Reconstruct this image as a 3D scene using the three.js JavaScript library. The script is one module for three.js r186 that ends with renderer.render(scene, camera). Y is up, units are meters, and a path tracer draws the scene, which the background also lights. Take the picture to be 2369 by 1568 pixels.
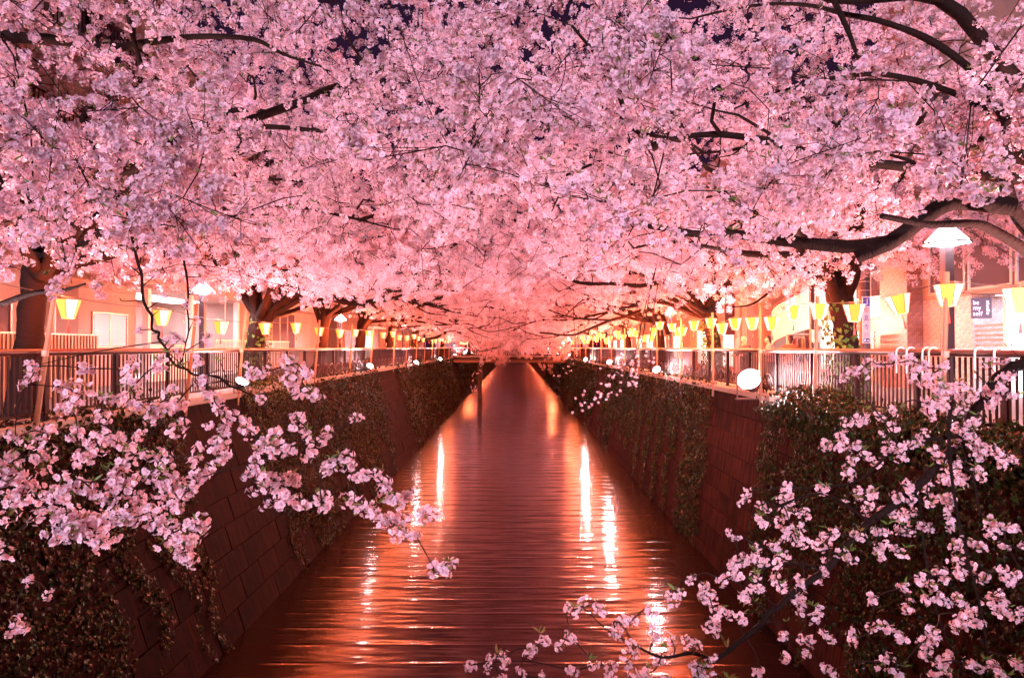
import * as THREE from 'three';
import { mergeGeometries } from 'three/addons/utils/BufferGeometryUtils.js';
import { ImprovedNoise } from 'three/addons/math/ImprovedNoise.js';
import { RectAreaLightUniformsLib } from 'three/addons/lights/RectAreaLightUniformsLib.js';

// ---------------------------------------------------------------- camera, sky, light, exposure
const scene = new THREE.Scene();
const camera = new THREE.PerspectiveCamera(55.15, 1024 / 677, 0.05, 600);
camera.position.set(0, 1.2, 0);
camera.rotation.set(0.0127, 0.0037, 0, 'YXZ');

const renderer = new THREE.WebGLRenderer({ antialias: true });
renderer.setSize(1024, 677);
renderer.toneMapping = THREE.LinearToneMapping;
renderer.toneMappingExposure = 1.7;
renderer.shadowMap.enabled = true;
RectAreaLightUniformsLib.init();

{ // night sky: a dark violet city glow, a little paler low down
  const W = 64, H = 32, d = new Float32Array(W * H * 4);
  for (let y = 0; y < H; y++) for (let x = 0; x < W; x++) {
    const up = Math.max(0, (y + 0.5) / H * 2 - 1), k = Math.pow(1 - up, 2), i = (y * W + x) * 4;
    d[i] = 0.008 + 0.010 * k; d[i + 1] = 0.003 + 0.003 * k; d[i + 2] = 0.011 + 0.009 * k; d[i + 3] = 1;
  }
  const sky = new THREE.DataTexture(d, W, H, THREE.RGBAFormat, THREE.FloatType);
  sky.mapping = THREE.EquirectangularReflectionMapping; sky.magFilter = THREE.LinearFilter; sky.needsUpdate = true;
  scene.background = sky; scene.environment = sky;
}
// pale mauve night light from behind the viewer, soft edged
const moon = new THREE.DirectionalLight(new THREE.Color().setRGB(0.98, 0.75, 1.0), 2.9);
moon.position.set(-7, 5.4, 24); moon.target.position.set(0, 0.6, -6);
moon.shadow.radius = 20; moon.castShadow = true; moon.shadow.mapSize.set(2048, 2048);
Object.assign(moon.shadow.camera, { left: -30, right: 30, top: 30, bottom: -30, near: 1, far: 160 });
scene.add(moon, moon.target);

// ---------------------------------------------------------------- helpers
let seed = 20240327;
const R = () => { seed = (seed + 0x6d2b79f5) | 0; let t = Math.imul(seed ^ (seed >>> 15), 1 | seed); t = (t + Math.imul(t ^ (t >>> 7), 61 | t)) ^ t; return ((t ^ (t >>> 14)) >>> 0) / 4294967296; };
const rr = (a, b) => a + (b - a) * R();
const noiseGen = new ImprovedNoise();
const N = (x, y, z = 0.5) => noiseGen.noise(x + 31.7, y + 17.3, z + 5.1);
const V = (x, y, z) => new THREE.Vector3(x, y, z);
const clamp = THREE.MathUtils.clamp, lerp = THREE.MathUtils.lerp, sstep = THREE.MathUtils.smoothstep;
// a point of the place from a sight line of the camera (in a 2369 x 1568 frame) and its distance along the canal
const at = (X, Y, D) => V((X - 1190) / 1500 * D, 1.2 - (Y - 803) / 1500 * D, -D);

const taken = new Map();
function numbered(name) { const n = taken.get(name) ?? 0; taken.set(name, n + 1); return n ? `${name}_${String(n).padStart(3, '0')}` : name; }
function thing(name, label, category, pos = V(0, 0, 0), turn = 0, group) {
  const o = new THREE.Group(); o.name = numbered(name); o.position.copy(pos); o.rotation.y = turn;
  o.userData = { label, category }; if (group) o.userData.group = group;
  scene.add(o); return o;
}
function part(parent, name, geo, mat, label) { const m = new THREE.Mesh(geo, mat); m.name = name; parent.add(m); if (label) m.userData.label = label; return m; }
function stuffPart(parent, name, geo, mat) { const m = part(parent, name, geo, mat); m.userData.kind = 'stuff'; return m; }
function struct(name, geo, mat, label) { const m = geo ? new THREE.Mesh(geo, mat) : new THREE.Group(); m.name = numbered(name); m.userData = { kind: 'structure' }; if (label) m.userData.label = label; scene.add(m); return m; }
const ordinals = 'first second third fourth fifth sixth seventh eighth ninth tenth eleventh twelfth thirteenth fourteenth fifteenth sixteenth seventeenth eighteenth nineteenth twentieth'.split(' ');
const tens = { 2: 'twenty', 3: 'thirty', 4: 'forty', 5: 'fifty', 6: 'sixty' }, tensth = { 3: 'thirtieth', 4: 'fortieth', 5: 'fiftieth', 6: 'sixtieth' };
const ord = (n) => n < 20 ? ordinals[n] : (n + 1) % 10 === 0 ? tensth[(n + 1) / 10] : `${tens[Math.floor((n + 1) / 10)]}-${ordinals[(n + 1) % 10 - 1]}`;

const flat = (g) => { const n = g.index ? g.toNonIndexed() : g; for (const k of Object.keys(n.attributes)) if (!['position', 'normal', 'uv'].includes(k)) n.deleteAttribute(k); return n; };
const merge = (list) => mergeGeometries(list.map(flat));
const box = (w, h, d, x = 0, y = 0, z = 0) => new THREE.BoxGeometry(w, h, d).translate(x, y, z);
// box between two corners; x from/to, y from/to, distance from/to
const slab = (x0, x1, y0, y1, d0, d1) => box(Math.abs(x1 - x0), Math.abs(y1 - y0), Math.abs(d1 - d0), (x0 + x1) / 2, (y0 + y1) / 2, -(d0 + d1) / 2);
// box with chamfered front edges, lying along x,y with its face towards +z
function chamfered(w, h, d, c) {
  const s = new THREE.Shape(); s.moveTo(-w / 2 + c, -h / 2 + c); s.lineTo(w / 2 - c, -h / 2 + c); s.lineTo(w / 2 - c, h / 2 - c); s.lineTo(-w / 2 + c, h / 2 - c); s.closePath();
  const g = new THREE.ExtrudeGeometry(s, { depth: d - c, bevelEnabled: true, bevelThickness: c, bevelSize: c, bevelSegments: 1, steps: 1 });
  g.translate(0, 0, -d + c); return g;
}
// tapering tube along points; radii at the points; seg sides
function tube(pts, radii, seg = 6, smooth = 0, wobble = 0) {
  let P = pts, Q = radii;
  if (smooth > 0 && pts.length > 2) {
    const c = new THREE.CatmullRomCurve3(pts, false, 'centripetal'), n = (pts.length - 1) * smooth; P = []; Q = [];
    for (let i = 0; i <= n; i++) { const t = i / n, f = t * (pts.length - 1), k = Math.min(pts.length - 2, Math.floor(f)); P.push(c.getPoint(t)); Q.push(lerp(radii[k], radii[k + 1], f - k)); }
  } else if (smooth > 0) { const a = pts[0], b = pts[1]; P = []; Q = []; for (let i = 0; i <= smooth; i++) { P.push(a.clone().lerp(b, i / smooth)); Q.push(lerp(radii[0], radii[1], i / smooth)); } }
  if (seg > 6) { P = [P[0], ...P, P.at(-1)]; Q = [0.0008, ...Q, 0.0008]; } // closed ends
  const pos = [], nor = [], uv = [], idx = [], T = V(0, 0, 0), n1 = V(0, 0, 0), n2 = V(0, 0, 0), v = V(0, 0, 0); let len = 0;
  for (let i = 0; i < P.length; i++) {
    T.subVectors(P[Math.min(P.length - 1, i + 1)], P[Math.max(0, i - 1)]).normalize(); if (T.lengthSq() < 0.5) T.set(0, 1, 0);
    if (i === 0) { n1.set(0, 1, 0); if (Math.abs(T.y) > 0.9) n1.set(1, 0, 0); }
    n1.addScaledVector(T, -n1.dot(T)).normalize(); n2.crossVectors(T, n1);
    if (i) len += P[i].distanceTo(P[i - 1]);
    for (let k = 0; k <= seg; k++) {
      const a = k / seg * Math.PI * 2; let q = Q[i];
      if (wobble) q *= 1 + wobble * N(P[i].x * 2.1 + Math.cos(a) * 1.3, P[i].y * 2.1 + Math.sin(a) * 1.3, P[i].z * 2.1);
      v.set(0, 0, 0).addScaledVector(n1, Math.cos(a)).addScaledVector(n2, Math.sin(a));
      pos.push(P[i].x + v.x * q, P[i].y + v.y * q, P[i].z + v.z * q); nor.push(v.x, v.y, v.z); uv.push(k / seg * Math.PI * 2 * Math.max(0.05, Q[0]), len);
    }
  }
  for (let i = 0; i < P.length - 1; i++) for (let k = 0; k < seg; k++) { const a = i * (seg + 1) + k, b = a + seg + 1; idx.push(a, a + 1, b, a + 1, b + 1, b); }
  const g = new THREE.BufferGeometry(); g.setAttribute('position', new THREE.Float32BufferAttribute(pos, 3)); g.setAttribute('normal', new THREE.Float32BufferAttribute(nor, 3)); g.setAttribute('uv', new THREE.Float32BufferAttribute(uv, 2)); g.setIndex(idx); return g;
}
const rod = (a, b, r, seg = 8) => tube([a, b], [r, r], seg);

// textures
function tex(w, h, fn, srgb = false) {
  const d = new Uint8Array(w * h * 4);
  for (let y = 0; y < h; y++) for (let x = 0; x < w; x++) { const c = fn(x, y), i = (y * w + x) * 4; for (let k = 0; k < 3; k++) d[i + k] = clamp(Math.round((Array.isArray(c) ? c[k] : c) * 255), 0, 255); d[i + 3] = 255; }
  const t = new THREE.DataTexture(d, w, h); t.wrapS = t.wrapT = THREE.RepeatWrapping; t.magFilter = THREE.LinearFilter; t.minFilter = THREE.LinearMipmapLinearFilter; t.generateMipmaps = true;
  if (srgb) t.colorSpace = THREE.SRGBColorSpace; t.needsUpdate = true; return t;
}
// noise that repeats after p units
function tileNoise(x, y, p, z = 0) { const a = x / p * Math.PI * 2, b = y / p * Math.PI * 2, r = p / (Math.PI * 2); return noiseGen.noise(Math.cos(a) * r + 40, Math.sin(a) * r + 40, Math.cos(b) * r + 7 * z + 40) * 0.6 + noiseGen.noise(Math.sin(b) * r + 11, Math.cos(a) * r + 23, Math.sin(a) * r + z * 3 + 9) * 0.4; }
const rep = (t, x, y) => { const c = t.clone(); c.repeat.set(x, y); c.needsUpdate = true; return c; };
const mottled = tex(512, 512, (x, y) => { const u = x / 512 * 8, v = y / 512 * 8; const n = 0.5 + 0.32 * tileNoise(u, v, 8) + 0.22 * tileNoise(u * 3, v * 3, 24, 1) + 0.13 * (R() - 0.5); return [n, n, n]; });
const streaked = tex(512, 512, (x, y) => { const u = x / 512 * 8, v = y / 512 * 8; const s = tileNoise(u * 4, v * 0.5, 8, 2), w = tileNoise(u, v, 8, 3), f = tileNoise(u * 9, v * 1.0, 8, 4); const n = 0.56 + 0.30 * s + 0.26 * w + 0.2 * f + 0.1 * (R() - 0.5); return [n, n * (0.94 + 0.06 * w), n * 0.9]; }, true);
const stained = tex(256, 256, (x, y) => { const u = x / 256 * 8, v = y / 256 * 8; const n = 0.93 + 0.07 * tileNoise(u * 3, v * 0.5, 24, 7) + 0.07 * tileNoise(u, v, 8, 8) + 0.03 * (R() - 0.5); return [n, n * 0.99, n * 0.98]; }, true);
const barkTex = tex(256, 256, (x, y) => { const u = x / 256 * 6, v = y / 256 * 6; const n = 0.5 + 0.35 * tileNoise(u * 1.2, v * 5, 30, 5) + 0.25 * tileNoise(u * 4, v * 4, 24, 6); return [n, n, n]; });

const std = (rgb, o = {}) => new THREE.MeshStandardMaterial({ color: new THREE.Color().setRGB(...rgb), roughness: 0.7, ...o });
const soft = (rgb, o = {}) => new THREE.MeshPhysicalMaterial({ color: new THREE.Color().setRGB(...rgb), roughness: 0.8, specularIntensity: 0.1, ...o });
const M = {
  bark: soft([0.018, 0.010, 0.008], { roughness: 0.85, bumpMap: rep(barkTex, 2, 2), bumpScale: 0.02 }),
  twig: soft([0.026, 0.013, 0.011], { roughness: 0.8 }),
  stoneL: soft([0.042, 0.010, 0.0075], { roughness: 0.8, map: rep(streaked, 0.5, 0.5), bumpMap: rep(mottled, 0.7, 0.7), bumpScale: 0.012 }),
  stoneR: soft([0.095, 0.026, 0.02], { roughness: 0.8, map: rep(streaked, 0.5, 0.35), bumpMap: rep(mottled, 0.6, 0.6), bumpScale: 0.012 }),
  joint: std([0.035, 0.018, 0.015], { roughness: 0.9 }),
  coping: std([0.34, 0.28, 0.25], { map: rep(stained, 0.6, 0.6), bumpMap: rep(mottled, 1, 1), bumpScale: 0.006, roughness: 0.75 }),
  paving: std([0.20, 0.17, 0.16], { roughness: 0.7, bumpMap: rep(mottled, 1, 1), bumpScale: 0.004 }),
  rail: soft([0.055, 0.013, 0.009], { roughness: 0.4, specularIntensity: 0.5 }),
  bar: soft([0.03, 0.011, 0.009], { roughness: 0.55 }),
  wood: std([0.22, 0.13, 0.075], { roughness: 0.7, bumpMap: rep(barkTex, 4, 0.4), bumpScale: 0.003 }),
  render: std([0.38, 0.31, 0.28], { roughness: 0.85, map: rep(stained, 0.12, 0.10), bumpMap: rep(mottled, 0.7, 0.7), bumpScale: 0.003 }),
  white: std([0.78, 0.76, 0.75], { roughness: 0.6 }),
  tile: std([0.66, 0.62, 0.62], { roughness: 0.45 }),
  frame: std([0.42, 0.38, 0.36], { roughness: 0.4, metalness: 0.4 }),
  dark: std([0.05, 0.045, 0.05], { roughness: 0.5 }),
  greyWall: std([0.22, 0.19, 0.19], { roughness: 0.85, map: rep(stained, 0.12, 0.12) }),
  metal: std([0.07, 0.05, 0.055], { roughness: 0.45, metalness: 0.5 }),
  slat: std([0.36, 0.28, 0.22], { roughness: 0.6 }),
  glass: new THREE.MeshPhysicalMaterial({ color: new THREE.Color().setRGB(0.08, 0.07, 0.085), roughness: 0.06, metalness: 0.0, ior: 1.5, specularIntensity: 1 }),
  red: std([0.55, 0.03, 0.03], { roughness: 0.45 }),
  rope: std([0.6, 0.06, 0.05], { roughness: 0.8 }),
};
const glow = (rgb, k, base = [0.8, 0.8, 0.8]) => new THREE.MeshStandardMaterial({ color: new THREE.Color().setRGB(...base), emissive: new THREE.Color().setRGB(...rgb), emissiveIntensity: k, roughness: 0.7 });

// brick tile: running bond too small to tell apart from here, fine relief only
const brickBump = tex(256, 256, (x, y) => { const row = Math.floor(y / 16), o = (row % 2) * 16, bx = (x + o) % 32, by = y % 16; const j = bx < 2 || by < 2; return j ? 0.1 : 0.8 + 0.2 * R(); });
const brickCol = tex(256, 256, (x, y) => { const row = Math.floor(y / 16), o = (row % 2) * 16, bx = (x + o) % 32, by = y % 16, id = row * 31 + Math.floor(((x + o) % 256) / 32) * 7; const j = bx < 2 || by < 2, t = 0.82 + 0.18 * ((id * 0.618) % 1); return j ? [0.55, 0.5, 0.48] : [t, t * 0.97, t * 0.95]; }, true);
M.brick = std([0.42, 0.20, 0.15], { roughness: 0.6, map: rep(brickCol, 1.1, 1.1), bumpMap: rep(brickBump, 1.1, 1.1), bumpScale: 0.006 });
M.brickPale = std([0.62, 0.57, 0.57], { roughness: 0.5, map: rep(brickCol, 1.1, 1.1), bumpMap: rep(brickBump, 1.1, 1.1), bumpScale: 0.004 });
// uv in metres from position, for boxes standing along the axes
function metric(g) {
  g = flat(g); const p = g.attributes.position, n = g.attributes.normal, uv = new Float32Array(p.count * 2);
  for (let i = 0; i < p.count; i++) { const ax = Math.abs(n.getX(i)), ay = Math.abs(n.getY(i)), az = Math.abs(n.getZ(i)); const x = p.getX(i), y = p.getY(i), z = p.getZ(i); if (ax >= ay && ax >= az) { uv[i * 2] = z; uv[i * 2 + 1] = y; } else if (ay >= az) { uv[i * 2] = x; uv[i * 2 + 1] = z; } else { uv[i * 2] = x; uv[i * 2 + 1] = y; } }
  g.setAttribute('uv', new THREE.BufferAttribute(uv, 2)); return g;
}

// ---------------------------------------------------------------- the canal
const XL = -7.5, XR = 6.4, BL = -5.9, BR = 5.65, WATER = -5.0, FAR = 330;
{
  // water: riffles that run across the stream
  const W = 1024, H = 2048, bump = tex(W, H, (x, y) => {
    const u = x / W * 14, v = y / H * 16;   // metres
    const w1 = tileNoise(u * 16 / 14 * 0.5, v * 4, 8, 1), w2 = tileNoise(u * 16 / 14, v * 9, 16, 2), w3 = tileNoise(u * 16 / 14, v, 16, 3);
    const ridge = Math.pow(0.5 + 0.5 * Math.cos((v + 0.02 * w3) / 0.8 * Math.PI * 2), 24);
    const h = 0.45 + 0.2 * w1 + 0.2 * w2 + 0.26 * ridge * (0.7 + w3);
    return [h, h, h];
  });
  const g = new THREE.PlaneGeometry(12.4, FAR + 20).rotateX(-Math.PI / 2).translate(-0.12, WATER, -FAR / 2);
  const uv = g.attributes.uv, p = g.attributes.position; for (let i = 0; i < p.count; i++) uv.setXY(i, p.getX(i) / 14, p.getZ(i) / 16);
  struct('water', g, new THREE.MeshPhysicalMaterial({ color: new THREE.Color().setRGB(0.008, 0.004, 0.004), roughness: 0.125, ior: 1.58, specularColor: new THREE.Color().setRGB(1, 0.36, 0.26), bumpMap: bump, bumpScale: 0.045 }), 'dark rippled canal water streaked with lamp reflections');
  // streets on both banks
  struct('street', metric(slab(-160, XL - 0.02, -0.6, -0.03, -40, 220)), M.paving, 'grey paved street along the left bank');
  struct('street', metric(slab(XR + 0.02, 160, -0.6, -0.03, -40, 220)), M.paving, 'grey paved street along the right bank');
  struct('canal_bed', metric(slab(-8, 8, -6.2, -5.7, -20, 220)), M.joint, 'bed of the canal under the water');
}
// battered walls of stone blocks
function canalWall(side, label) {
  const xt = side < 0 ? XL : XR, xb = side < 0 ? BL : BR, H = 5.6, slope = (xt - xb) / 5.0, ang = Math.atan(Math.abs(slope));
  const wall = struct('canal_wall', null, null, label);
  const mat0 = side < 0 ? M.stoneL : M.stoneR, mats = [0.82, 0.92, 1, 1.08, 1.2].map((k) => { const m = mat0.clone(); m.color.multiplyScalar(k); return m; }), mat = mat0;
  // core behind the blocks
  const core = new THREE.BufferGeometry(), off = side * 0.05, y1 = -0.06, y0 = -H;
  const xa = xt + off, xz = xt - slope * H + off, q = side * 1.2;
  const c = [[xa, y1], [xz, y0], [xt + q, y0], [xt + q, y1]], pos = [];
  for (let i = 0; i < 4; i++) { const a = c[i], b = c[(i + 1) % 4]; pos.push(a[0], a[1], 15, b[0], b[1], 15, b[0], b[1], -200, a[0], a[1], 15, b[0], b[1], -200, a[0], a[1], -200); }
  core.setAttribute('position', new THREE.Float32BufferAttribute(pos, 3)); core.computeVertexNormals();
  part(wall, 'wall_core', core, M.joint);
  const L = side < 0 ? 1.05 : 1.55, courses = 9, ch = 5.15 / courses, variants = [];
  for (let v = 0; v < 6; v++) {
    const g = chamfered(L - 0.014, ch - 0.012, 0.16, 0.008); const uv = g.attributes.uv, p = g.attributes.position, ou = v * 1.37, ov = v * 0.71;
    for (let i = 0; i < p.count; i++) uv.setXY(i, p.getX(i) + ou, p.getY(i) + ov); variants.push(g);
  }
  const q0 = new THREE.Quaternion(), m4 = new THREE.Matrix4(), rest = [];
  q0.setFromEuler(new THREE.Euler(0, -side * Math.PI / 2, 0)); q0.multiply(new THREE.Quaternion().setFromAxisAngle(V(1, 0, 0), -ang));
  for (let r = 0; r < courses; r++) {
    const yc = -0.13 - (r + 0.5) * ch * Math.cos(ang), n = Math.ceil((FAR - 3) / L);
    for (let k = 0; k < n; k++) {
      const D = 3.2 + (k + (r % 2) * 0.5) * L, x = xt + slope * yc + side * rr(-0.012, 0.012);
      const g = variants[Math.floor(R() * 6)];
      if (D < 3.2 + L * (side < 0 ? 31 : 22)) { const b = part(wall, 'stone_block', g, mats[Math.floor(R() * 5)]); b.position.set(x, yc, -D); b.quaternion.copy(q0); b.rotateZ(rr(-0.004, 0.004)); }
      else rest.push(flat(g.clone()).applyMatrix4(m4.compose(V(x, yc, -D), q0, V(1, 1, 1))));
    }
  }
  stuffPart(wall, 'far_stone_blocks', mergeGeometries(rest), mat);
  const cg = [0, 1, 2].map((v) => metric(chamfered(1.46, 0.17, 0.42, 0.015).translate(0, v * 0.0001, 0)));
  const far = [];
  for (let k = 0; k < 96; k++) {
    const D = 3.5 + k * 1.48, p = V(xt - side * 0.10, -0.06 + rr(-0.004, 0.004), -D);
    if (k < 26) { const s = part(wall, 'coping_stone', cg[k % 3], M.coping); s.position.copy(p); s.rotation.y = -side * Math.PI / 2; }
    else far.push(cg[k % 3].clone().applyMatrix4(new THREE.Matrix4().compose(p, new THREE.Quaternion().setFromEuler(new THREE.Euler(0, -side * Math.PI / 2, 0)), V(1, 1, 1))));
  }
  stuffPart(wall, 'far_coping', mergeGeometries(far), M.coping);
  return wall;
}
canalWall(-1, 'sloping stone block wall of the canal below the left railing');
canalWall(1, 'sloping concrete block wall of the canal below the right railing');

// ---------------------------------------------------------------- ivy
function leafGeo(kind) {
  const s = new THREE.Shape();
  if (kind === 'ivy') { const p = [[0, 0], [0.42, 0.08], [0.30, 0.42], [0.34, 0.62], [0.12, 0.6], [0, 1.0], [-0.12, 0.6], [-0.34, 0.62], [-0.30, 0.42], [-0.42, 0.08]]; s.moveTo(...p[0]); p.slice(1).forEach((a) => s.lineTo(...a)); }
  else { s.moveTo(0, 0); s.quadraticCurveTo(0.28, 0.4, 0, 1.0); s.quadraticCurveTo(-0.28, 0.4, 0, 0); }
  const g = flat(new THREE.ShapeGeometry(s, 3)), p = g.attributes.position;
  for (let i = 0; i < p.count; i++) { const x = p.getX(i), y = p.getY(i); p.setZ(i, Math.abs(x) * 0.35 - 0.25 * y * y); }
  g.computeVertexNormals(); return g;
}
const ivyLeaf = leafGeo('ivy'), youngLeaf = leafGeo('young');
const leafMat = (o = {}) => new THREE.MeshPhysicalMaterial({ color: new THREE.Color().setRGB(1, 1, 1), roughness: 0.42, transmission: 0.25, thickness: 0, ...o });
M.ivy = leafMat({ roughness: 0.33, transmission: 0.1, specularIntensity: 0.22 });
M.young = leafMat({ roughness: 0.5, transmission: 0.4 });
const _m = new THREE.Matrix4(), _q = new THREE.Quaternion(), _e = new THREE.Euler(), _c = new THREE.Color();
// list: [position, size, euler or quaternion, colour]
function instanced(parent, name, geo, mat, list, base = V(0, 0, 0)) {
  if (!list.length) return null;
  const im = new THREE.InstancedMesh(geo, mat, list.length); im.name = name; im.userData.kind = 'stuff';
  list.forEach((a, i) => { _q.copy(a[2]); _m.compose(a[0].clone().sub(base), _q, V(a[1], a[1], a[1])); im.setMatrixAt(i, _m); im.setColorAt(i, _c.setRGB(...a[3])); });
  parent.add(im); return im;
}
const facing = (dir, spin, tilt) => new THREE.Quaternion().setFromUnitVectors(V(0, 0, 1), dir).multiply(_q.setFromEuler(_e.set(tilt[0], tilt[1], spin)).clone());
function ivyColor() { const k = R(), b = rr(0.6, 1.25); return k < 0.55 ? [0.014 * b, 0.024 * b, 0.004 * b] : k < 0.85 ? [0.022 * b, 0.016 * b, 0.005 * b] : [0.042 * b, 0.014 * b, 0.005 * b]; }
function ivyLength(side, D) {
  const n = Math.max(0.12, 0.86 + 0.5 * N(D * 0.6, side * 9) + 0.6 * N(D * 2.2, side * 4) + 0.5 * N(D * 6, side));
  let L = 0;
  if (side < 0) {
    if (D < 13.2) L = 5.6; else if (D < 14.6) L = 3.2 * (14.6 - D) / 1.4;
    else if (D < 17.6) L = 0; else if (D < 34.6) L = lerp(5.2, 4.6, (D - 18) / 16); else if (D < 40) L = 0;
    else if (D < 74) L = 4.6; else if (D < 80) L = 0; else L = 4.2;
  } else {
    if (D < 15.9) L = 5.4; else if (D < 20.4) L = 0; else if (D < 22.4) L = 5.6; else if (D < 32) L = 1.3 + 4.2 * Math.pow(0.5 + 0.5 * Math.sin(D * 3.1), 1.5);
    else if (D < 44) L = 4.4; else if (D < 48) L = 0.6; else L = 4.2;
  }
  return L * n;
}
function ivyOn(side, label) {
  const xt = side < 0 ? XL : XR, xb = side < 0 ? BL : BR, slope = (xt - xb) / 5, list = [], out = V(-side, 0.15, 0).normalize();
  const g = new THREE.Group(); g.name = numbered('ivy'); g.userData = { label, kind: 'stuff', category: 'ivy' };
  let D = 3.4;
  while (D < 120) {
    const rate = D < 22 ? 250 : D < 40 ? 150 : D < 70 ? 60 : 25, size = D < 22 ? 0.085 : D < 40 ? 0.11 : D < 70 ? 0.17 : 0.26, step = 0.12;
    const L = Math.min(5.1, ivyLength(side, D)), bush = side > 0 && D < 15.9 ? 0.30 : 0.14, n = L * rate * step;
    if (L > 0.15) for (let k = 0; k < n; k++) {
      const v = Math.pow(R(), 0.9) * L * 1.02 - 0.16, d = D + R() * step + 0.55 * N(v * 1.1, side * 5, D > 30 ? 2 : 1);
      const dens = 0.5 + 1.1 * N(d * 0.9, v * 0.7, side * 3) + 0.5 * N(d * 3, v * 1.6, side * 7);
      if (v > 0.4 && R() > clamp(dens + 0.85, 0.1, 1)) continue;
      if (side > 0 && D > 14.3 && D < 14.9 && v > 0.8 && R() < 0.93) continue;
      const thick = (bush * (0.5 + 0.5 * N(d * 1.4, v * 1.4, 8)) + 0.05) * (v < 0.9 ? 1.6 : 1), x = xt - slope * v - side * rr(0.0, 1) * thick - (v < 0.1 ? side * rr(-0.25, 0.15) : 0);
      const dir = out.clone().add(V(rr(-0.6, 0.6), rr(-0.1, 0.8), rr(-0.7, 0.7))).normalize();
      list.push([V(x, -v + (v < 0.1 ? rr(0, 0.22) : 0), -d), size * rr(0.65, 1.3), facing(dir, Math.PI + rr(-0.7, 0.7), [rr(-0.4, 0.4), rr(-0.4, 0.4)]), ivyColor()]);
    }
    D += step;
  }
  for (let k = 0, n = side > 0 ? 7500 : 3600; k < n; k++) { // mound along the wall top
    const d = side > 0 ? rr(5, 16.2) : R() < 0.4 ? rr(6, 13.5) : rr(17.6, 35), top = side > 0 ? 0.30 + 0.30 * N(d * 0.7, 3) + 0.15 * N(d * 2, 5) - 0.5 * sstep(d, 14.6, 16.2) : 0.12 + 0.2 * N(d * 0.8, 9) + (d > 18 && d < 22 ? 0.22 : 0), f = R();
    const a = rr(0, Math.PI * 0.62), q = side > 0 ? 0.52 : 0.3, x = xt + side * 0.06 - side * Math.sin(a) * q * rr(0.55, 1), y = -0.32 + Math.cos(a) * (top + 0.32) * rr(0.7, 1.05);
    const dir = V(-side * Math.sin(a), Math.cos(a) * 0.8 + 0.1, rr(-0.5, 0.7)).normalize(), c = ivyColor(); if (side < 0 && d > 17.6 && d < 21 && f < 0.7) { c[0] = 0.10; c[1] = 0.12; c[2] = 0.02; }
    list.push([V(x, y, -d), 0.085 * rr(0.65, 1.35), facing(dir, Math.PI + rr(-1, 1), [rr(-0.5, 0.5), rr(-0.5, 0.5)]), c]);
  }
  scene.add(g); instanced(g, 'leaves', ivyLeaf, M.ivy, list); return list.length;
}
ivyOn(-1, 'dark ivy hanging down the left canal wall in ragged curtains');
ivyOn(1, 'dark ivy spilling over and hanging down the right canal wall');

// ---------------------------------------------------------------- railings
function railing(side, label) {
  const x = side < 0 ? XL : XR, xf = x + side * 0.02, D0 = 3.0, D1 = 77, t = thing('railing', label, 'railing', V(xf, 0.03, 0), 0, null);
  part(t, 'top_rail', tube([V(0, 1.09, -D0), V(0, 1.09, -D1)], [0.055, 0.055], 14), M.rail);
  part(t, 'bottom_rail', box(0.04, 0.04, D1 - D0, 0, 0.12, -(D0 + D1) / 2), M.bar);
  const bar = box(0.016, 0.89, 0.036, 0, 0.585, 0), post = merge([box(0.07, 1.02, 0.07, 0, 0.525, 0), box(0.13, 0.02, 0.13, 0, 0.02, 0)]), rest = [], farPosts = [];
  const sp = 0.118, pp = 1.84;
  for (let k = 0, n = 0; k < (D1 - D0) / sp; k++) {
    const D = D0 + k * sp; if (Math.abs(((D - D0) / pp) % 1 - 0) < 0.03) continue;
    if (D > 5.2 && n < 296) { const b = part(t, 'bar', bar, M.bar); b.position.z = -D; n++; } else rest.push(bar.clone().translate(0, 0, -D));
  }
  stuffPart(t, 'far_bars', mergeGeometries(rest), M.bar);
  for (let k = 0; k <= (D1 - D0) / pp; k++) { const D = D0 + k * pp; const b = part(t, 'post', post, M.bar); b.position.z = -D; }
  // half-round fans of short rods low in the panels further along
  const rods = []; for (let k = 0; k < 11; k++) { const a = (k + 0.5) / 11 * Math.PI; rods.push(rod(V(0.02, 0.14, Math.cos(a) * 0.02), V(0.02, 0.14 + Math.sin(a) * 0.36, Math.cos(a) * 0.36), 0.007, 5)); }
  const ring = []; for (let k = 0; k <= 14; k++) { const a = k / 14 * Math.PI; ring.push(V(0.02, 0.14 + Math.sin(a) * 0.37, Math.cos(a) * 0.37)); }
  const fan = merge([tube(ring, ring.map(() => 0.013), 6), ...rods]); fan.translate(-side * 0.05, 0, 0);
  for (let k = side < 0 ? 9 : 7; k < 24; k++) for (const h of [0.27, 0.73]) { const f = part(t, 'fan_ornament', fan, M.rail); f.position.z = -(D0 + (k + h) * pp); }
  return t;
}
railing(-1, 'red-brown metal railing with upright bars along the left bank');
railing(1, 'red-brown metal railing with upright bars along the right bank');
// white pipe hooks hung over the right top rail
for (const X of [2082, 2106, 2143, 2158, 2265, 2310]) {
  const D = 6.42 * 1500 / (X - 1190), a = []; for (let k = 0; k <= 10; k++) { const q = -0.3 + k / 10 * (Math.PI + 0.3); a.push(V(Math.cos(q) * 0.075, Math.sin(q) * 0.075, 0)); } a.push(V(-0.075, -0.35, 0));
  const i = [2082, 2106, 2143, 2158, 2265, 2310].indexOf(X);
  const h = new THREE.Mesh(tube(a, a.map(() => 0.013), 7), M.white); h.name = numbered('pipe_hook'); h.position.set(6.42, 1.12, -D);
  h.userData = { label: `white bent pipe hook over the right top rail, ${ord(i)} counted from the ivy-wrapped tree`, category: 'hook', group: 'pipe hooks on the right railing' }; scene.add(h);
}

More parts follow.
